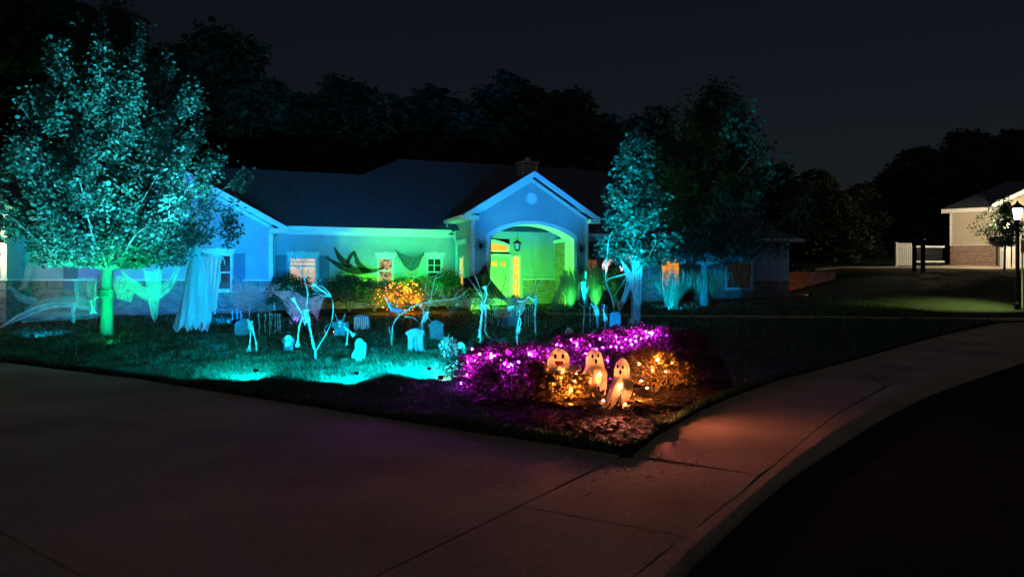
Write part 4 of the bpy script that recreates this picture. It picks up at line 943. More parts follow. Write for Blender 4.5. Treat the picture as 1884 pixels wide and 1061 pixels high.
def s2(e, W2, Hh, th): skull_parts(e, (0, -th / 2, Hh * .8), W2 * .42); [MB().cbox(((k - 1) * W2 * .26, -th / 2 - .01, Hh * .3), (W2 * .1, .03, Hh * .5)).build('flute', m_stone, e) for k in range(3)]
slab_stone('small skull topped pillar tombstone on the left grass', 531, 651, 21, 33, [(-.42, 0), (.42, 0), (.38, .55), (.5, .62), (.5, .84), (.3, .96), (0, 1), (-.3, .96), (-.5, .84), (-.5, .62), (-.38, .55)], extra=s2)
crossp = [(-.16, 0), (.2, 0), (.2, .28), (.36, .26), (.46, .34), (.5, .5), (.5, .86), (.34, .84), (.28, .95), (.08, 1), (-.1, .98), (-.26, .84), (-.24, .6), (-.38, .52), (-.5, .40), (-.42, .28), (-.2, .28)]
def s5(e, W2, Hh, th): skull_parts(e, (.06 * W2, -th / 2 - .01, Hh * .80), W2 * .17)
slab_stone('cross shaped tombstone with skull face standing in bright cyan grass', 660, 673, 27, 51, crossp, extra=s5)
niche = [(-.3, .06), (.3, .06), (.28, .6)] + arc(0, .6, .28, 0, 180, 8, .2)
def s6(e, W2, Hh, th):
    q = MB().lathe([(.16 * W2, 0), (.12 * W2, Hh * .4), (.09 * W2, Hh * .5), (.07 * W2, Hh * .58), (.0, Hh * .64)], 10, (0, -th / 2 - .01, Hh * .08)).build('reaper_relief', m_stone, e, smooth=True)
    MB().tube([(.13 * W2, -th / 2 - .04, Hh * .02), (.1 * W2, -th / 2 - .04, Hh * .7)], .01).build('scythe', m_stone, e)
slab_stone('large ornate tombstone with pediment and reaper relief at the edge of bright grass', 766, 651, 36, 48, [(-.5, 0), (.5, 0), (.5, .1), (.4, .2), (.38, .72), (.48, .76), (.48, .9), (.2, .96), (0, 1), (-.2, .96), (-.5, .86), (-.5, .78), (-.4, .72), (-.42, .2), (-.5, .1)], tilt=-.05, extra=s6)
slab_stone('plain blue tombstone with stepped round top beside the ornate one', 804, 629, 29, 41, [(-.46, 0), (.46, 0), (.46, .1), (.42, .12), (.42, .66), (.5, .7), (.5, .8), (.3, .88)] + arc(0, .88, .24, 0, 180, 8, .12) + [(-.3, .88), (-.5, .8), (-.5, .7), (-.42, .66), (-.42, .12), (-.46, .1)], tilt=-.04, inner=niche)
slab_stone('pedimented blue tombstone behind the sticks in front of the porch', 941, 606, 34, 31, [(-.5, 0), (.5, 0), (.5, .74), (.3, .86), (0, 1), (-.3, .86), (-.5, .74)], tilt=.02)
slab_stone('narrow blue tombstone wrapped with web strands beside the small tree', 1131, 609, 20, 36, RT(.86), tilt=.02)
def skull_thing(label, px, py, rpx):
    g = G(px, py); r = rpx * S(g.y); e = empty('skull', g + Vector((0, 0, r * 1.3))); tag(e, label, 'skull', 'loose skulls on the ground'); o = skull_parts(e, (0, 0, 0), r)
    return e
skull_thing('glowing cyan skull left of the purple shrubs', 847, 652, 10)
skull_thing('cyan skull resting behind the purple shrubs', 1047, 624, 9)
# sticks
def stick(label, paths, base, name='dead_branch', mat=None, group='bare branches stuck in the lawn', r=.022, dY=0):
    g = G(*base) if len(base) == 2 else P(*base); Y = g.y + dY
    e = empty(name, g); tag(e, label, 'branch', group)
    for i, pp in enumerate(paths):
        rr = random.Random(len(pp) * 7 + i); pts = [P(x, y, Y + rr.uniform(-.12, .12) * (j > 0)) - g for j, (x, y) in enumerate(pp)]
        if i == 0: pts[0].z -= .1
        a = r * (1 if i == 0 else .55); MB().tube(pts, [a, a * .8, a * .55, a * .25], 6, 3).build('stem' if i == 0 else 'twig', mat or m_stick, e, smooth=True)
    return e
stick('tall forked white branch carrying a skeleton, left graveyard', [[(580, 671), (580, 648), (572, 615), (566, 590), (562, 572), (566, 540), (560, 515), (552, 495), (545, 478), (535, 452)],
      [(580, 648), (590, 630), (601, 612), (610, 590), (613, 562), (609, 546), (600, 537), (590, 533), (572, 532)], [(609, 546), (602, 535), (590, 526), (576, 528)], [(606, 542), (596, 545), (584, 540), (572, 542)], [(600, 614), (597, 605), (604, 596)], [(545, 478), (536, 470), (534, 460)], [(560, 515), (566, 500), (572, 492)], [(552, 495), (543, 490), (538, 480)]], (580, 671))
stick('arching white branch over the centre of the graveyard', [[(721, 641), (722, 602), (735, 580), (762, 563), (790, 555), (815, 552), (835, 550), (850, 543), (862, 531)], [(735, 580), (731, 570), (730, 556)], [(745, 583), (760, 584), (772, 596)], [(790, 555), (800, 562), (806, 566)], [(770, 560), (778, 570), (783, 578)], [(722, 612), (716, 610), (717, 600)], [(835, 550), (842, 536), (852, 532)]], (721, 641))
stick('crooked branch rising behind the ornate tombstone', [[(770, 640), (772, 606), (783, 580), (791, 556), (795, 535), (801, 512), (806, 503), (818, 497)], [(791, 556), (786, 546), (790, 538)], [(801, 512), (812, 508), (818, 502)], [(796, 545), (803, 532), (806, 524)], [(783, 580), (793, 590), (800, 594)]], (770, 640), dY=.3)
stick('thin angled branch in front of the tall dark shrub', [[(776, 628), (778, 580), (782, 545), (785, 513), (800, 508), (818, 499)], [(785, 513), (784, 500), (790, 490)]], (776, 628), r=.018, dY=.6)
stick('upright branch with spine bones before the porch, forking at the top', [[(882, 641), (885, 605), (888, 570), (887, 548), (880, 522), (872, 503)], [(887, 548), (874, 528), (862, 512), (856, 508)], [(889, 548), (896, 528), (905, 514)], [(888, 565), (898, 560), (906, 552)]], (882, 641))
stick('bundle of white sticks fanning toward the porch door', [[(952, 640), (952, 605), (957, 575), (968, 555), (982, 535), (1000, 513)], [(957, 575), (962, 548), (970, 535), (981, 520)], [(960, 570), (972, 545), (985, 535)], [(955, 580), (968, 566), (980, 556)], [(957, 575), (965, 560), (969, 540), (967, 530)]], (952, 640))
stick('short knobbly branch right of the stick bundle', [[(986, 623), (985, 595), (985, 570), (987, 550), (983, 533)], [(985, 560), (978, 548), (972, 544)]], (986, 623))
stick('speckled upright branch in front of the green reed grass', [[(1071, 618), (1074, 590), (1075, 562), (1076, 530), (1078, 498)], [(1074, 566), (1068, 560), (1064, 556)], [(1075, 545), (1080, 535), (1082, 528)]], (1071, 618))
stick('tall bare branch left of the gauze wrapped trunk', [[(1136, 605), (1132, 580), (1126, 550), (1117, 525), (1114, 505), (1117, 470), (1120, 440), (1128, 425)], [(1126, 550), (1140, 530), (1152, 510), (1158, 495)], [(1117, 515), (1135, 508), (1155, 502)]], (1136, 605))
stick('thin black branch inside the porch arch near the door', [[(922, 560, ), (924, 535), (930, 513), (925, 492), (923, 470)], [(930, 513), (934, 500)]], (922, 562, 27.0), mat=m_black, r=.02)
stick('long pale branch leaning inside the porch by the brick wainscot', [[(990, 560), (986, 520), (982, 500), (978, 478), (979, 440), (978, 424)], [(982, 500), (976, 490)]], (990, 562, 27.2), r=.018)
stick('thin twig in front of the middle narrow window', [[(716, 560), (712, 530), (702, 510), (692, 490), (687, 472), (690, 460)], [(702, 510), (712, 498), (716, 488)]], (716, 585), r=.014)
stick('curved twig in front of the teal wall swag', [[(728, 560), (732, 530), (740, 505), (752, 490), (760, 478), (764, 462)], [(740, 505), (735, 490)]], (728, 585), r=.014)
# skeletons hung on the sticks
def vertebrae(mb, pts, r, n):
    q = catmull(pts, 6)
    for k in range(n):
        p = q[int(k * (len(q) - 1) / max(1, n - 1))]; mb.ball(p, (r * random.uniform(1, 1.5), r, r * .7), 6, 4); mb.tube([p, p + Vector((random.uniform(-1, 1) * r * 1.6, -r * 1.5, r * .4))], [r * .4, r * .2], 4)
    mb.tube(q, r * .45, 5); return mb
def skeleton(label, base, spine, ribs=None, arms=(), skull=None, dY=-.12, sc=1.0):
    g = G(*base); Y = g.y + dY; e = empty('skeleton', g); tag(e, label, 'skeleton', 'plastic skeleton pieces hung on branches')
    L = lambda x, y: P(x, y, Y) - g; r = 1.75 * S(Y) * sc
    vertebrae(MB(), [L(*p) for p in spine], r, max(4, len(spine) * 4)).build('spine', m_bone, e, smooth=True)
    if ribs:
        c0, c1, wpx = ribs; a = L(*c0); b = L(*c1); W2 = wpx * S(Y) / 2; rb = MB()
        for k in range(6):
            c = a.lerp(b, k / 5); w2 = W2 * (1 - .1 * abs(k - 2))
            for s in (-1, 1): rb.tube([c + Vector((w2 * s * math.sin(t), -w2 * .8 * (1 - math.cos(t)) + .02, -.02 * t)) for t in np.linspace(0, 2.7, 7)], r * .42, 4)
        rb.tube([a + Vector((0, -W2 * 1.3, 0)), b + Vector((0, -W2 * 1.3, 0))], r * .7, 5); rb.tube([a + Vector((-W2 * 1.1, 0, .02)), a + Vector((W2 * 1.1, 0, .02))], r * .7, 5); rb.build('rib_cage', m_bone, e, smooth=True)
    for ap in arms:
        ar = MB(); pts = [L(*p) for p in ap]
        for a, b in zip(pts, pts[1:]): ar.tube([a, a.lerp(b, .5), b], [r * .9, r * .55, r * .9], 6); ar.ball(b, r * 1.05, 6, 5)
        d = (pts[-1] - pts[-2]).normalized(); ar.ball(pts[-1] + d * r * 1.5, (r * 1.5, r, r * 1.5), 6, 5)
        for k in range(5):
            o_ = Vector((d.z, 0, -d.x)) * (k - 2) * r * .75; f0 = pts[-1] + d * r * 2.2 + o_ * .7; ar.tube([f0, f0 + d * r * 2.2 + o_ * .6, f0 + d * r * 4 + o_ * .5 + Vector((0, -r, -r * .8))], [r * .45, r * .4, r * .25], 4)
        ar.build('arm', m_bone, e, smooth=True)
    if skull: skull_parts(e, L(*skull[:2]), skull[2] * S(Y))
    return e
skeleton('headless skeleton torso clinging to the tall forked branch', (580, 671), [(566, 585), (571, 605), (574, 625), (577, 640)], ((562, 573), (566, 592), 15), [[(556, 578), (550, 568), (543, 556)], [(556, 586), (550, 600), (548, 626)]])
skeleton('bony forearm and hand reaching from the fork of the tall branch', (582, 669), [(606, 545), (600, 540), (595, 536)], None, [[(604, 545), (594, 535), (583, 528)]])
skeleton('vertebrae cluster hanging behind the ornate tombstone', (770, 641), [(786, 574), (780, 586), (773, 600), (772, 610)], ((785, 576), (779, 588), 10))
skeleton('long spine strapped to the upright branch before the porch', (882, 641), [(888, 558), (886, 580), (883, 600), (881, 620)], ((888, 556), (887, 566), 9), [[(892, 556), (896, 540), (894, 535)]])
skeleton('bony hand dangling right of the long spine', (893, 630), [(893, 560), (893, 580), (893, 600)], None, [[(893, 598), (892, 608), (896, 616)]], sc=.8)
skeleton('skeleton torso tied in the stick bundle', (952, 641), [(957, 572), (953, 600), (951, 620), (953, 634)], ((960, 556), (955, 574), 15), [[(962, 556), (972, 546), (978, 550)], [(950, 562), (944, 564)], [(957, 585), (959, 594), (956, 602)]])
skeleton('knobbly bone piece on the short branch right of the stick bundle', (986, 623), [(987, 548), (985, 565), (984, 580)], ((987, 546), (986, 556), 8))
skeleton('skeleton arm hanging over the leftmost wide tombstone', (466, 652), [(456, 588), (462, 600), (466, 612)], ((460, 594), (464, 606), 9), [[(466, 610), (471, 630), (472, 645)], [(461, 612), (460, 628), (459, 636)]])
skeleton('bone arm lying beside the red lit gargoyle tombstone', (637, 640), [(634, 596), (636, 606)], None, [[(636, 604), (640, 612), (638, 630)], [(632, 600), (640, 606), (644, 610)]])
skeleton('bone fragments on the speckled upright branch', (1071, 618), [(1073, 520), (1073, 535), (1075, 548)], ((1073, 522), (1074, 534), 7))
skeleton('pair of bones crossed on the row of stakes near the reed grass', (1100, 612), [(1096, 562), (1099, 570), (1101, 576)], None, [[(1086, 558), (1092, 564), (1095, 570)], [(1112, 560), (1110, 570), (1112, 578)]])
skeleton('white bones stuck to the corner trim of the blue wing', (488, 580), [(488, 468), (490, 480), (489, 495), (492, 510)], ((486, 464), (489, 478), 8), dY=6.2, sc=.7)
# stakes
SK = [('fence stakes left of the forked branch', [(476, 623, 46), (488, 618, 40), (496, 621, 44), (500, 613, 36), (506, 617, 40), (511, 612, 34), (515, 618, 40)], 'beside the wide blue tombstone'),
      ('fence stakes before the porch step', [(896, 600, 36), (902, 597, 30), (907, 602, 36), (917, 604, 36), (964, 604, 38), (968, 600, 34), (972, 604, 38), (976, 598, 36), (980, 597, 34)], 'in front of the porch'),
      ('fence stakes before the reed grass', [(1086, 606, 42), (1092, 592, 36), (1098, 609, 42), (1101, 606, 38), (1108, 594, 36), (1113, 609, 40), (1117, 600, 36)], 'in front of the reed grass'),
      ('short stakes by the left wing', [(428, 592, 20), (436, 591, 22), (443, 592, 20), (459, 588, 18)], 'below the left wing wall')]
for grp, lst, rel in SK:
    for i, (px, py, h) in enumerate(lst):
        g = G(px, py); e = empty('thin_stake', g); tag(e, 'thin pale stake, %s of the row %s' % (ORD[i], rel), 'stake', grp); hh = h * S(g.y)
        MB().tube([(0, 0, -.1), (random.uniform(-.02, .02), 0, hh * .6), (random.uniform(-.03, .03), 0, hh)], [.011, .010, .007], 6).build('shaft', m_stick, e); MB().lathe([(.016, hh * .9), (.018, hh * .95), (.002, hh * 1.06)], 6).build('tip', m_stick, e)
# bat on a post
g = G(718, 612); s_ = S(g.y); e = empty('bat_figure', g); tag(e, 'pale winged bat figure on a dark post before the orange lights', 'bat')
MB().tube([(0, 0, -.1), (0, 0, 45 * s_)], .014).build('post', m_black, e)
for s, tip, nm in ((-1, (-12, 69), 'wing'), (1, (35, 38), 'wing')):
    b = Vector((0, 0, 47 * s_)); t = Vector((tip[0] * s_, -.05, tip[1] * s_)); m = b.lerp(t, .5) + Vector((0, 0, .02)); mb = MB(); lo = b.lerp(t, .5) + Vector((0, 0, -7 * s_)) + Vector((-2 * s * s_, .01, 0))
    mb.add([b, m, t, t.lerp(lo, .35) + Vector((0, 0, -.01)), lo, b + Vector((0, .0, -8 * s_))], [(0, 1, 2, 3, 4, 5)]); o = mb.build(nm, m_bone, e); md = o.modifiers.new('s', 'SOLIDIFY'); md.thickness = .012
MB().ball((0, 0, 47 * s_), (.03, .05, .07)).build('body', m_bone, e, smooth=True)
for s in (-1, 1): MB().prism([(s * .008, 52 * s_), (s * .03, 58 * s_), (s * .03, 51 * s_)], -.008, .008).build('ear', m_bone, e)

# ------------------------------------------------------------------ cloths, gauze, hanging ghost
gz_w = gauze('gauze_white', (.75, .75, .72), .25, .62, (3.5, 1.2, 3), 2); gz_d = gauze('gauze_dense', (.8, .8, .78), .6, .95, (3, 1, 3), 2); gz_t = gauze('gauze_thin', (.7, .7, .68), .10, .36, (3, 1, 3), 2); gz_k = gauze('gauze_black', (.012, .014, .012), .7, 1.0)
gz_m = gauze('gauze_blue', (.10, .16, .2), .75, 1.0)
gz_o = gauze('gauze_tan', (.45, .42, .28), .35, .9)
def web(label, patches, Y, mat, name='gauze_drape', group='gauze drapes around the yard', cat='gauze', fold=.04, cords=()):
    e = empty(name, P(patches[0][0][0], patches[0][0][1], Y)); tag(e, label, cat, group); o_ = e.location.copy()
    for k, pc in enumerate(patches):
        c = [P(q[0], q[1], q[2] if len(q) > 2 else Y) - o_ for q in pc[:4]]; opt = pc[4] if len(pc) > 4 else {}
        cloth('sheet', c, 22, 14, opt.get('mat', mat), e, sag=opt.get('sag', 0), fold=opt.get('fold', fold), ffreq=opt.get('ff', 4), ragged=opt.get('rag', .035), seed=k * 3.1 + len(label))
    for cd_ in cords: MB().tube(catmull([P(q[0], q[1], q[2] if len(q) > 2 else Y) - o_ for q in cd_], 4), .012, 5).build('cord', m_bone, e, smooth=True)
    return e
YM = TB.y
web('pale gauze curtain hanging behind the maple trunk', [[(136, 512), (184, 505), (186, 568), (142, 565), {'fold': .06, 'mat': gz_t}], [(176, 505), (188, 500), (188, 575), (170, 572), {'mat': gz_w}], [(206, 505), (262, 520), (240, 555), (214, 548), {'fold': .06, 'mat': gz_w}]], YM + 1.0, gz_w)
web('faint gauze strip hung on the warm lit wall by the garage', [[(50, 486), (62, 486), (50, 532), (34, 534), {'fold': .03}]], 21.5, gz_t)
web('blue gauze fan between the hanging ghost and the blue wing', [[(405, 472), (440, 505), (462, 592, 18.4), (428, 560), {'mat': gz_t, 'fold': .04, 'ff': 2}], [(420, 518), (520, 520), (500, 545), (425, 560), {'sag': .12, 'mat': gz_t, 'fold': .04, 'ff': 2}], [(400, 520), (470, 515), (455, 555), (410, 552), {'mat': gz_t, 'ff': 2}]], 20.3, gz_w)
def swag(label, Y, pieces, cords=(), name='cloth_swag', group='swags on the house wall', cat='cloth'):
    e = empty(name, P(*pieces[0][0][0], Y)); tag(e, label, cat, group); o_ = e.location.copy()
    for k, (t, b, mt) in enumerate(pieces): cloth2('sheet', [P(x, y, Y - .012 * k) - o_ for x, y in t], [P(x, y, Y - .012 * k) - o_ for x, y in b], mt, e, seed=k)
    return e
swag('long shredded gauze streaming from the garage pillar to the maple', YM + 1.6, [([(-5, 603), (40, 575), (80, 560), (130, 556), (178, 570)], [(-5, 606), (45, 585), (85, 570), (130, 566), (178, 576)], gz_w), ([(50, 566), (90, 548), (140, 545), (178, 560)], [(52, 572), (90, 560), (140, 556), (178, 568)], gz_t),
      ([(40, 585), (90, 572), (140, 575), (180, 572)], [(40, 594), (90, 590), (140, 588), (180, 585)], gz_t), ([(15, 524), (40, 540), (70, 548)], [(16, 530), (40, 556), (66, 560)], gz_t), ([(131, 556), (136, 554), (141, 556)], [(132, 590), (136, 595), (138, 590)], gz_w)], name='gauze_swag', group='gauze drapes around the yard', cat='gauze')
swag('violet lit gauze stretched around the dark boxwood', 20.5, [([(500, 536), (540, 536), (566, 548), (598, 540)], [(520, 552), (552, 588), (572, 576), (584, 588)], gz_w), ([(526, 572), (545, 562), (556, 568)], [(540, 588), (548, 591), (556, 588)], gz_w)], name='gauze_swag', group='gauze drapes around the yard', cat='gauze')
swag('blue web sheet stretched between the sticks before the low green shrub', 19.5, [([(840, 549), (875, 545), (920, 546), (962, 549)], [(820, 583), (862, 562), (905, 556), (950, 566)], gz_t), ([(905, 560), (930, 566), (950, 562)], [(910, 582), (930, 585), (946, 582)], gz_w)], name='gauze_swag', group='gauze drapes around the yard', cat='gauze')
swag('black mesh swag pinned to the green wall', 26.55, [([(600, 472), (622, 482), (645, 489), (670, 492), (690, 494), (706, 490)], [(600, 474), (622, 493), (645, 503), (665, 505), (690, 501), (706, 494)], gz_k),
      ([(616, 454), (630, 472), (650, 489)], [(614, 456), (622, 478), (640, 493)], gz_k), ([(636, 481), (651, 461), (663, 482), (686, 500)], [(641, 487), (650, 470), (655, 486), (667, 503)], gz_k)])
swag('teal and white cloth swag between the two narrow windows', 27.25, [([(726, 458), (738, 467), (755, 472), (770, 470), (781, 463)], [(729, 464), (742, 486), (756, 498), (770, 490), (780, 470)], gz_m),
      ([(730, 467), (744, 490), (757, 500), (769, 492), (778, 470)], [(733, 473), (746, 503), (757, 511), (768, 504), (780, 475)], gz_d), ([(746, 501), (757, 509), (768, 502)], [(752, 512), (758, 516), (764, 511)], gz_d)])
swag('green lit gauze swag hanging from the maple to the right', YM + .8, [([(222, 493), (245, 514), (275, 530), (305, 519), (320, 495), (334, 464)], [(226, 506), (246, 537), (278, 553), (310, 540), (325, 518), (337, 492)], gz_w), ([(262, 490), (275, 500), (300, 489)], [(279, 585), (284, 592), (291, 580)], gz_w), ([(228, 508), (245, 530), (262, 545)], [(236, 528), (262, 552), (290, 558)], gz_t)], name='gauze_swag', group='gauze drapes around the yard', cat='gauze')
web('black pointed cloth draped over the left of the porch arch', [[(891, 488), (895, 488), (908, 545), (853, 545), {'fold': .12, 'ff': 3, 'rag': .02}], [(852, 512), (893, 500), (905, 548), (858, 548), {'fold': .08}], [(896, 500), (900, 510), (935, 552), (903, 548), {'fold': .03}]], 25.4, m_blackcloth, group='dark cloths on the porch', cat='cloth')
web('tan gauze slung from the porch pier to the ground', [[(1034, 512), (1040, 514), (1022, 572), (1008, 568), {'fold': .06, 'ff': 3}], [(1028, 530), (1036, 530), (1030, 572), (1012, 570), {'mat': gz_t}]], 25.8, gz_o, group='gauze drapes around the yard')
web('web cloth wrapped round the small tree trunk and its low branches', [[(1140, 474), (1162, 500), (1172, 560), (1156, 520), {'fold': .03, 'mat': gz_d}], [(1160, 468), (1182, 470), (1180, 560), (1166, 560), {'fold': .04, 'mat': gz_d}], [(1168, 540), (1180, 540), (1178, 602), (1164, 602), {'fold': .04, 'mat': gz_w}], [(1158, 515), (1164, 520), (1142, 575), (1136, 570), {'fold': .02, 'mat': gz_d}], [(1126, 546), (1150, 545), (1142, 575), (1136, 560), {'sag': .12, 'mat': gz_w}], [(1170, 560), (1176, 562), (1166, 598), (1152, 600), {'mat': gz_t}]], TB2.y - .15, gz_w, cords=[[(1158, 500), (1150, 530), (1142, 565), (1138, 600)], [(1118, 512), (1138, 508), (1160, 500)]])
web('tan triangular gauze scrap beside the tall dark shrub', [[(806, 530), (809, 530), (828, 556), (816, 560), {'fold': .02}]], 20.6, gz_o)
# large hanging ghost
def hanging_ghost():
    Y = 18.6; s_ = S(Y); o_ = P(363, 606, Y); e = empty('hanging_ghost', o_); tag(e, 'large white shrouded ghost hanging beside the maple with one arm out', 'ghost')
    L = lambda x, y, d=0: P(x, y, Y + d) - o_
    n, m = 56, 34; vs = []; uv = []; fs = []
    for j in range(m + 1):
        t = j / m; py = 450 + 152 * t
        cx = np.interp(t, [0, .1, .3, .7, 1], [361, 361, 364, 360, 353]); r = np.interp(t, [0, .03, .08, .13, .2, .28, .6, 1], [.5, 7, 11, 11.5, 12.5, 18, 24, 29])
        for i in range(n):
            a = 2 * math.pi * i / n; k = max(0, t - .1); rf = r * (1 + .16 * k * math.sin(9 * a + 2 * math.sin(t * 4)) + .10 * k * math.sin(17 * a + t * 5) + .08 * noise.noise((math.cos(a) * 2, math.sin(a) * 2, t * 3)))
            zz = 0 if t < .9 else (t - .9) / .1 * (9 * noise.noise((math.cos(a) * 3, math.sin(a) * 3, 9)) + 6 * math.sin(a * 11))
            vs.append(L(cx + rf * math.cos(a), py - zz, .55 * rf * s_ * math.sin(a)))
    for j in range(m):
        for i in range(n): fs.append((j * n + i, j * n + (i + 1) % n, (j + 1) * n + (i + 1) % n, (j + 1) * n + i))
    MB().add(vs, fs).build('shroud', m_shroud, e, smooth=True)
    cloth('sleeve', [L(374, 466, -.1), L(408, 474, -.1), L(396, 578, -.05), L(382, 560, -.05)], 24, 24, m_shroud, e, fold=.05, ffreq=4, ragged=.06)
    cloth('side_panel', [L(346, 478, .1), L(366, 470, .15), L(352, 600, .15), L(322, 604, .1)], 20, 20, gz_d, e, fold=.05, ffreq=4, ragged=.08)
    ar = MB(); ar.tube([L(372, 468, -.1), L(392, 470, -.12), L(408, 474, -.12)], [.05, .035, .022], 6)
    for k in range(5): ar.tube([L(408, 474, -.12), L(411 + k * .6, 473 + k * 2, -.13), L(412 + k * .2, 477 + k * 2.6, -.15)], [.014, .012, .007], 4)
    ar.build('arm', m_bone, e, smooth=True)
    h2 = MB(); h2.tube([L(402, 490, -.12), L(405, 505, -.12), L(405, 512, -.12)], [.018, .016, .02], 6)
    for k in range(4): h2.tube([L(404 + k * .6, 512, -.12), L(402 + k * 1.3, 519, -.13)], [.011, .006], 4)
    h2.build('hand', m_bone, e, smooth=True)
    MB().tube([L(361, 452, 0), L(360, 420, .0)], .006, 4).build('rope', m_black, e)
hanging_ghost()
# scrawled band on the maple trunk
e = empty('trunk_band', TB + Vector((0, 0, 1.0))); tag(e, 'dark scribbled band tied round the maple trunk with bony arm', 'decoration')
MB().lathe([(.163, 0), (.168, .02), (.168, .20), (.16, .22)], 16).build('band', m_bark, e, smooth=True)
for k in range(3):
    q = MB(); rr = random.Random(k); x = -.13
    pts = [Vector((-.13 + .26 * i / 14, -math.sqrt(max(0, .175 ** 2 - (-.13 + .26 * i / 14) ** 2)), .05 + .065 * k + rr.uniform(-.022, .022))) for i in range(15)]; q.tube(pts, .008, 4).build('scrawl', m_dark, e)
ar = MB().tube([(-.15, -.1, .02), (-.3, -.15, -.1), (-.24, -.16, -.28)], [.02, .014, .018], 6)
ar.ball((-.3, -.15, -.1), .025); [ar.tube([(-.24, -.16, -.28), (-.3 + .04 * k, -.18, -.38)], [.012, .006], 4) for k in range(5)]; ar.build('bony_arm', m_bone, e, smooth=True)
# spiders on the porch front
def spider(label, u, v_, wz, r):
    p = H(u, PV - .06, wz); e = empty('spider_figure', p, HA); tag(e, label, 'spider', 'black spiders on the porch front')
    MB().ball((0, -.03, -r * .25), (r * .26, .06, r * .32)).build('abdomen', m_black, e, smooth=True); MB().ball((0, -.03, r * .12), (r * .16, .05, r * .16)).build('head', m_black, e, smooth=True)
    for s in (-1, 1):
        for k in range(4): a = R(-55 + k * 38); MB().tube([(0, -.03, 0), (s * r * .6 * math.cos(a), -.10, r * .6 * math.sin(a) + .05), (s * r * math.cos(a), -.01, r * math.sin(a))], [.016, .014, .008], 5).build('leg', m_black, e)
spider('black spider on the siding left of the porch arch', 7.1, 0, 2.35, .26); spider('upper black spider right of the porch arch', 11.08, 0, 2.28, .24); spider('lower black spider right of the porch arch', 11.1, 0, 1.45, .26)
# pendant lantern, porch debris
p = H(9.0, -.75, 0); e = empty('pendant_lantern', H(9.0, -.75, 2.35)); tag(e, 'unlit black lantern hanging on a chain inside the porch', 'lantern')
MB().tube([(0, 0, .3), (0, 0, 1.04)], .008, 4).build('chain', m_black, e); MB().lathe([(.02, .3), (.16, .2), (.17, .17), (.13, .16)], 6).build('cap', m_black, e); MB().lathe([(.09, -.1), (.1, -.07), (.02, -.14)], 6).build('base', m_black, e)
MB().lathe([(.09, -.07), (.12, .16)], 6).build('glass', M('lantern_glass', (.3, .3, .25), .1, .02), e)
for k in range(6): a = k * R(60); MB().tube([(.095 * math.cos(a), .095 * math.sin(a), -.08), (.13 * math.cos(a), .13 * math.sin(a), .17)], .008, 4).build('bar', m_black, e)
p = H(10.6, -2.75, 0); p.z = zg(p.x, p.y) + .05; e = empty('dark_rock', p); tag(e, 'dark rounded boulder at the foot of the porch pier', 'rock')
me = MB(); me.ball((0, 0, .1), (.38, .28, .2), 14, 10); me.v = [tuple(Vector(v) * (1 + .25 * noise.noise(Vector(v) * 4))) for v in me.v]; me.build('boulder', M('rock', (.06, .055, .05), .9, .3, 6, bump=.6), e, smooth=True)

# ------------------------------------------------------------------ neighbouring plot
m_tan = M('tan_siding', (.52, .45, .34), .65, .06, 3)
NY = 46.0; nb_o = P(1748, 486, NY); nb = empty('neighbour_house', nb_o, R(-32)); tag(nb, 'tan sided neighbouring house with brick base at the right edge', 'house')
NW = 2.65
siding('wall_siding', 0, NW, 1.18, lambda u: 3.18, 0, parent=nb, mat=m_tan); bricks('brick_base', 0, NW, -.5, 1.14, 0, parent=nb); trim('brick_cap', (0, -.05, 1.142), (NW, -.002, 1.178), nb)
trim('corner_board', (-.02, -.03, 1.18), (.12, -.004, 3.18), nb); MB().box((-.45, -.45, 3.18), (NW + .1, .0, 3.24)).build('soffit', m_trim, nb); trim('fascia', (-.47, -.5, 3.2), (NW + .1, -.455, 3.42), nb)
MB().add([(-.5, -.5, 3.43), (NW + 3, -.5, 3.43), (NW + 3, 4, 5.4), (3, 4, 5.4), (-.5, 8, 3.43)], [(0, 1, 2, 3), (0, 3, 4)]).build('roof', m_shing, nb)
siding('end_siding', 0, 8, -.4, lambda u: 3.18, 0, axis='v', parent=nb)
MB().box((NW - .1, -1.8, -.5), (NW - .002, 0, 3.2)).build('garage_return', m_side, nb)
siding('garage_siding', NW, NW + 5, 2.3, lambda u: 3.3 + .5 * min(u - NW + .3, 3), -1.8, parent=nb, mat=m_tan); trim('garage_pilaster', (NW + .02, -1.9, -.5), (NW + .42, -1.805, 2.3), nb)
MB().prism([(NW - .5, 3.18), (NW + 3, 4.95), (NW + 3, 5.2), (NW - .5, 3.42)], -2.2, -2.15).build('rake_board', m_trim, nb)
MB().add([(NW - .5, -2.2, 3.43), (NW + 3, -2.2, 5.2), (NW + 3, 4, 5.2), (NW - .5, 4, 3.43)], [(0, 1, 2, 3)]).build('garage_roof', m_shing, nb)
gd = MB().box((NW + .5, -1.75, -.5), (NW + 4.8, -1.7, 2.25)).build('garage_door', m_trim, nb)
for k in range(4): MB().box((NW + .55, -1.775, -.4 + .65 * k), (NW + 4.7, -1.751, .2 + .65 * k)).build('door_panel', m_trim, gd)
dsp = MB().tube([(NW - .2, -.06, -.3), (NW - .2, -.06, 1.2)], .05, 6).build('downspout', m_black, nb)
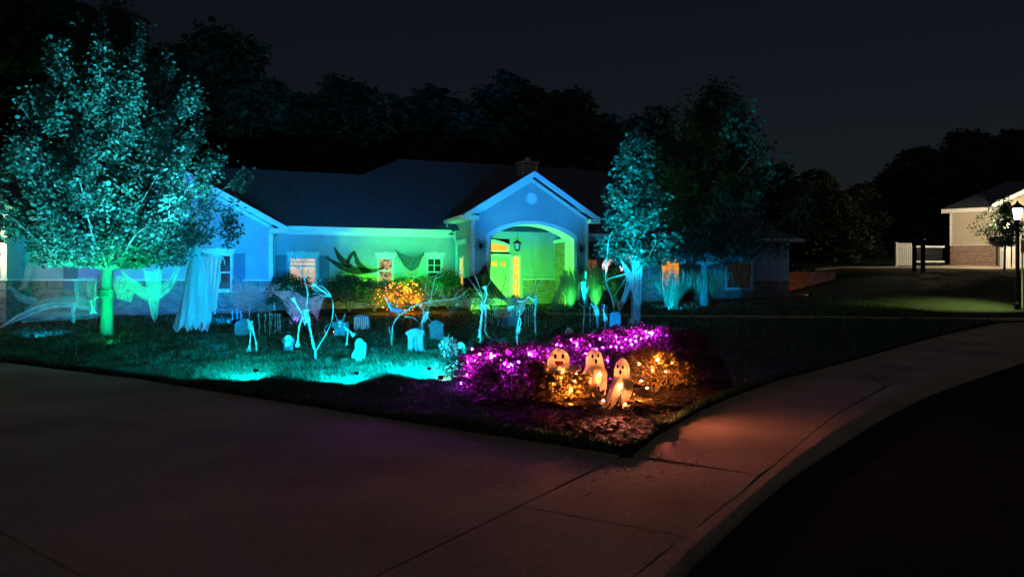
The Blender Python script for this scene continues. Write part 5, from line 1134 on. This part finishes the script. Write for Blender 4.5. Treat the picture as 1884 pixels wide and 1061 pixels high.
def wall_lamp(label, loc, rz, power, col=(1, .75, .48), sz=1.0, est=12, name='wall_lantern', lightoff=(0, -.16, 0)):
    e = empty(name, loc, rz); tag(e, label, 'lantern', 'lit lanterns'); s = sz
    MB().box((-.05 * s, -.03 * s, -.1 * s), (.05 * s, 0, .12 * s)).build('back_plate', m_black, e); MB().lathe([(.07 * s, -.1 * s), (.09 * s, .1 * s)], 6, (0, -.12 * s, 0)).build('glass', emat('lamp_glow_%s' % name, col, est), e)
    MB().lathe([(.11 * s, .102 * s), (.03 * s, .17 * s)], 6, (0, -.12 * s, 0)).build('cap', m_black, e); MB().tube([(0, -.01, .12 * s), (0, -.12 * s, .2 * s), (0, -.12 * s, .16 * s)], .012 * s, 5).build('arm', m_black, e)
    ld = bpy.data.lights.new('lamp', 'POINT'); ld.energy = power; ld.color = col; ld.shadow_soft_size = .05; lo = bpy.data.objects.new('lamp', ld); COL.objects.link(lo); lo.parent = e; lo.location = Vector(lightoff) + Vector((0, -.14 * s, 0))
    return e
wall_lamp('bright lantern on the garage corner at the left edge', H(-7.46, GV - .04, 2.0), HA, 60, (1, .62, .36), 1.3, 9, lightoff=(.05, -.35, 0))
wall_lamp('bright lantern on the neighbouring garage behind the small tree', nb_o + Matrix.Rotation(R(-32), 3, 'Z') @ Vector((NW + .25, -1.95, 2.25)), R(-32), 700, (1, .78, .48), 1.3, 40, 'garage_lantern', (-.4, -2.2, .3))
# white fence and bare posts
f0 = P(1649, 490, 44); fe = empty('picket_fence', f0, R(8)); tag(fe, 'white slatted fence section left of the neighbouring house', 'fence')
for k in range(9): MB().box((k * .125 + .06, -.02, .05), (k * .125 + .15, .0, 1.34)).build('slat', m_trim, fe)
for z in (.25, 1.15): MB().box((0, .003, z), (3.2, .04, z + .1)).build('rail', m_trim, fe)
for x in (0.0, 1.2): MB().box((x - .05, -.05, -.4), (x + .05, .06, 1.45)).build('post', m_trim, fe)
MB().box((-.03, -.035, 1.345), (1.2, .05, 1.40)).build('top_rail', m_trim, fe)
for k in range(14): MB().box((k * .13 + 1.28, .045, .05), (k * .13 + 1.38, .06, 1.25)).build('slat', m_black, fe)
for px, lab in ((1682, 'left of two dark bare posts beside the white fence'), (1698, 'right of two dark bare posts beside the white fence')):
    p = P(px, 500, 40); p.z = zg(p.x, p.y); e = empty('bare_post', p); tag(e, lab, 'post', 'dark posts'); MB().box((-.08, -.08, -.3), (.08, .08, 1.75)).build('shaft', m_black, e); MB().lathe([(.12, 1.75), (.12, 1.8), (.01, 1.9)], 4).build('cap', m_black, e)
# neighbour driveway edge
q0 = P(1545, 498, 44); pts_ = [Vector((P(px, 500, Y).x, Y)) for px, Y in ((1500, 42.5), (1660, 42.5), (1860, 42), (2000, 42), (2000, 45.5), (1860, 46.5), (1660, 44), (1500, 43.6))]
patch('neighbour_driveway', pts_, m_conc, dz=.05, sp=1.5, skirt=.1)
# lamp post, sign pole, small tree
lp = G(1872, 571); e = empty('lamp_post', lp); tag(e, 'black lamp post with lit lantern at the right edge', 'lamp post'); Hh = (571 - 405) * S(lp.y)
MB().lathe([(.10, -.2), (.10, .25), (.07, .3), (.062, Hh - .1), (.09, Hh - .08), (.09, Hh)], 12).build('post', m_black, e, smooth=False)
MB().lathe([(.12, Hh + .02), (.19, Hh + .42)], 4).build('lantern_glass', emat('lantern_glow', (.8, 1, .9), 7), e)
MB().lathe([(.24, Hh + .425), (.22, Hh + .47), (.05, Hh + .62), (.01, Hh + .72)], 8).build('lantern_cap', m_black, e)
for k in range(4): a = R(90 * k); MB().tube([(.125 * math.cos(a), .125 * math.sin(a), Hh + .0), (.195 * math.cos(a), .195 * math.sin(a), Hh + .43)], .012, 4).build('lantern_bar', m_black, e)
ld = bpy.data.lights.new('lamp', 'SPOT'); ld.energy = 1500; ld.spot_size = R(84); ld.spot_blend = 1; ld.color = (.85, .95, .28); ld.shadow_soft_size = .08; lo = bpy.data.objects.new('lamp', ld); COL.objects.link(lo); lo.parent = e; lo.location = (-.22, .05, Hh - .02); aim(lo, (0, 0, 0), (-.35, .3, -1))
sp_ = G(1881, 568); e = empty('sign_pole', sp_); tag(e, 'slim pale pole with small orange plate behind the lamp post', 'sign'); Hs = (568 - 440) * S(sp_.y)
MB().tube([(0, 0, -.2), (0, 0, Hs)], .03, 8).build('pole', m_gutter, e); MB().box((-.07, -.05, Hs - .5), (.25, -.035, Hs - .05)).build('plate', M('orange_plate', (.6, .33, .16), .6), e); MB().box((-.085, -.034, Hs - .515), (.265, -.03, Hs - .035)).build('plate_rim', m_trim, e)
nt_ = P(1848, 486, 40); nt_.z = zg(nt_.x, nt_.y)
tree('young_tree', 'small round leafed tree in front of the neighbouring garage', nt_, [(1.7, .7), (2.2, 1.3), (2.8, 1.35), (3.3, .9), (3.7, .2)], .06, 1.2, 22, 5000, .13, m_leaf, 31, shoot=.25, sub=5, cl=.14, shape='kite')
# a far light low in the sky
o = MB().ball(P(523, 149, 900), .9, 8, 6).build('sky_light', emat('sky_light', (1, .75, .6), 1.2)); tag(o, 'tiny star like light in the night sky', 'light')

# ------------------------------------------------------------------ coloured lights
CYAN = (0, .62, 1.0); BLUE = (0, .30, 1.0); GREEN = (.06, 1, .22)
flood('cyan flood light at the edge of the brightest grass', G(800, 704, .30), G(640, 660, .2), CYAN, 1500, 84, .8, .03, .4)
flood('added cyan flood light left of the pale plants facing the ornate tombstone', G(790, 712, .28), G(752, 640, .22), CYAN, 1400, 80, .9, .03, .35)  # extra lamp added to widen the cyan wash towards the tombstones
flood('added cyan flood light at the lawn edge below the cross tombstone', G(655, 722, .28), G(545, 640, .22), CYAN, 1600, 82, 1, .03, .35)  # added lamp, carries the cyan grass light further left
flood('added cyan flood light at the lawn edge below the wide blue tombstone', G(470, 716, .28), G(350, 645, .25), (0, .6, .9), 1300, 82, 1, .03, .35)  # added lamp, keeps the far left grass from falling dark
flood('cyan flood light aimed at the pale plants and skull', G(812, 710, .14), G(880, 660, .3), (.3, .9, 1.0), 110, 80, .6, .03, .45)
flood('blue flood light behind the wide tombstone facing the left wing', G(432, 600, .15), H(-2.6, WV, 2.5), (0, .215, 1), 1700, 92, .6)
flood('blue flood light in the lawn facing the hanging ghost', G(412, 668, .2), P(368, 530, 18.6), (0, .34, 1), 1250, 32, .6, scale=.5)
flood('blue flood light on the left lawn facing the shredded gauze', G(60, 628, .15), P(120, 540, 20), (0, .36, 1), 330, 90, .8, scale=.5)
gb = G(1140, 764, .03); lp_ = gb + Vector((-.02, -.2, .27))
flood('added orange red lamp on the front ghost facing the pavement corner', lp_, G(1120, 905, .75), (1, .25, .15), 170, 125, 1, .03, .22)  # added lamp, throws the fairy lights' red glow onto the pavement
flood('added orange red lamp beside the front ghost facing the curved walk', gb + Vector((.16, -.1, .24)), G(1420, 800, .8), (1, .26, .13), 160, 125, 1, .03, .22)  # second added lamp, spreads that red glow along the walk
flood('blue flood light in front of the boxwood', H(.7, -3.0, .0), H(.5, 0, 2.2), (0, .30, 1), 600, 82, .9)
flood('yellow green flood light among the wall shrubs', H(3.5, -.6, .2), H(3.5, 0, 2.7), (.10, 1, .02), 330, 120, 1, scale=.6)
flood('emerald flood light under the teal wall swag', H(5.1, -.6, .2), H(5.2, 0, 2.7), (.0, 1, .12), 330, 120, 1, scale=.6)
flood('added yellow green flood light on a pole before the orange string lights', H(4.3, -3.3, 1.0), H(4.35, 0, 2.0), (.10, 1, .02), 400, 68, .3, scale=.4)  # added lamp, evens out the green wash above the shrubs
flood('green flood light on the bed edge facing the pale green shrub', H(3.2, -3.4, .1), H(3.3, -1.6, .6), (.25, 1, .08), 170, 80, .8, scale=.35)
flood('green flood light on the bed edge facing the bright leafed shrub', H(5.4, -3.4, .1), H(5.2, -1.6, .6), (.2, 1, .15), 200, 80, .8, scale=.35)
flood('added cyan flood light beside the pale plants facing the stick bundle', G(848, 668, .25), P(925, 585, 16), CYAN, 800, 66, .8, .03, .35)  # added lamp to brighten the sticks and bones before the porch
flood('added emerald flood light on a pole before the bright green shrub', H(5.7, -3.3, 1.0), H(5.6, 0, 2.0), (0, 1, .14), 330, 76, .5, scale=.4)  # added lamp, extends the even green wash to the right
flood('added amber spot lamp hidden below the smiling ghost', G(1052, 757, .08), G(1028, 738, .42), (1, .32, .05), 120, 120, .8, .02, .25)  # added hidden lamp, strengthens the amber on ghost and barberry
flood('added amber spot lamp at the foot of the right barberry', G(1172, 750, .08), G(1205, 724, .35), (1, .32, .05), 140, 120, .8, .02, .25)  # added hidden lamp, brightens the right barberry's leaves
flood('blue flood light in the lawn facing the porch gable', G(905, 655, .2), H(PC, PV, 4.6), (0, .25, 1), 8500, 25, .7)
flood('blue flood light in the lawn facing the roof', G(690, 655, .2), H(4.2, 3.2, 5.2), (0, .15, 1), 2500, 34, .9, scale=.5)
flood('green flood light inside the porch', H(7.62, -1.5, .1), H(9.9, .3, 2.6), (.08, 1, .06), 1200, 140, .6)
flood('green flood light at the foot of the maple', G(204, 646, .12), TB + Vector((0, 0, 1.6)), (0, 1, .32), 2600, 68, .9)
flood('teal flood light in the lawn facing the maple crown', G(345, 668, .15), TB + Vector((.2, 0, 6.1)), (.04, .70, .95), 13000, 58, .9, scale=.5)
flood('teal flood light on the far left lawn facing the maple crown', G(70, 652, .15), TB + Vector((-.6, 0, 4.2)), (.05, .8, .9), 2400, 70, .9, scale=.4)
flood('cyan flood light aimed up the small tree', G(1062, 634, .2), TB2 + Vector((.1, 0, 3.3)), (0, .66, 1), 11000, 42, 1, scale=.6)
flood('blue flood light at the gauze wrapped trunk', G(1122, 626, .12), TB2 + Vector((0, 0, .7)), (0, .36, 1), 420, 90, .8, scale=.5)
for i, (k, lab) in enumerate(((0, 'green flood light under the reed grass beside the porch'), (1, 'green flood light under the second reed grass clump'))):
    (px, py, Y), r, h, _ = RG[k]; q = P(px, py, Y - .55); q.z = zg(q.x, q.y) + .1; flood(lab, q, q + Vector((0, .5, .7)), GREEN, 110, 90, .6)
q = P(1225, 556, 26.3); q.z = zg(q.x, q.y) + .12; flood('blue flood light before the reed grass on the right', q, P(1265, 520, 28.6), (0, .38, 1), 1500, 84, .8)
flood('violet flood light beside the boxwood', G(545, 592, .1), P(562, 555, 20.6), (.28, .1, 1), 160, 110, .6)
flood('green flood light at the low shrub by the porch step', H(6.9, -3.9, .05), H(7.0, -2.5, .4), (.15, 1, .08), 260, 140, .6)
flood('orange flood light at the foot of the porch wall', H(10.55, -.75, .05), H(10.5, .3, .9), (1, .36, .06), 110, 130, .7)
q = P(1490, 552, 34); q.z = zg(q.x, q.y) + .1; flood('dim amber light facing the brown end wall', q, H(UR + 2.2, 2.6, .5), (1, .3, .1), 45, 100, .8)
g = G(617, 619, .12); e = empty('red_lamp', g); tag(e, 'glowing pink red lamp before the gargoyle tombstone', 'lamp'); MB().ball((0, 0, 0), (.05, .04, .035), 10, 8).build('bulb', emat('red_bulb', (1, .25, .22), 9), e); MB().tube([(0, .02, -.2), (0, .02, -.02)], .01).build('stake', m_black, e)
ld = bpy.data.lights.new('lamp', 'POINT'); ld.energy = 4; ld.color = (1, .12, .18); ld.shadow_soft_size = .04; lo = bpy.data.objects.new('lamp', ld); COL.objects.link(lo); lo.parent = e; lo.location = (.08, -.09, .02)

def projector():
    q = P(1158, 560, 29.0); q.z = zg(q.x, q.y) + .25; e = flood('small projector casting pale crescents on the brick wall', q, P(1150, 474, 31.0), (.8, .75, 1), 1100, 70, .1, .01, .6)
    lo = [c for c in e.children if c.type == 'LIGHT'][0]; ld = lo.data; ld.use_nodes = True; t = ld.node_tree; N = t.nodes; L = t.links; em = N['Emission']
    tc = N.new('ShaderNodeTexCoord'); sx = N.new('ShaderNodeSeparateXYZ'); L.new(tc.outputs['Normal'], sx.inputs[0])
    def mth(op, a, b):
        n = N.new('ShaderNodeMath'); n.operation = op
        for i, v in enumerate((a, b)):
            if isinstance(v, (int, float)): n.inputs[i].default_value = v
            else: L.new(v, n.inputs[i])
        return n.outputs[0]
    X = mth('DIVIDE', sx.outputs[0], sx.outputs[2]); Yy = mth('DIVIDE', sx.outputs[1], sx.outputs[2])
    def disc(cx, cy, r): dx = mth('SUBTRACT', X, cx); dy = mth('SUBTRACT', Yy, cy); return mth('LESS_THAN', mth('ADD', mth('MULTIPLY', dx, dx), mth('MULTIPLY', dy, dy)), r * r)
    tot = 0
    for cx, cy, r, ox, oy in ((-.40, 0.0, .13, .06, .09), (-.18, .0, .13, .04, .09), (.03, .04, .10, -.06, .05), (.38, 0.0, .15, -.10, .08)):
        tot = mth('ADD', tot, mth('MULTIPLY', disc(cx, cy, r), mth('SUBTRACT', 1.0, disc(cx + ox, cy + oy, r * .86))))
    L.new(tot, em.inputs['Strength'])
projector()
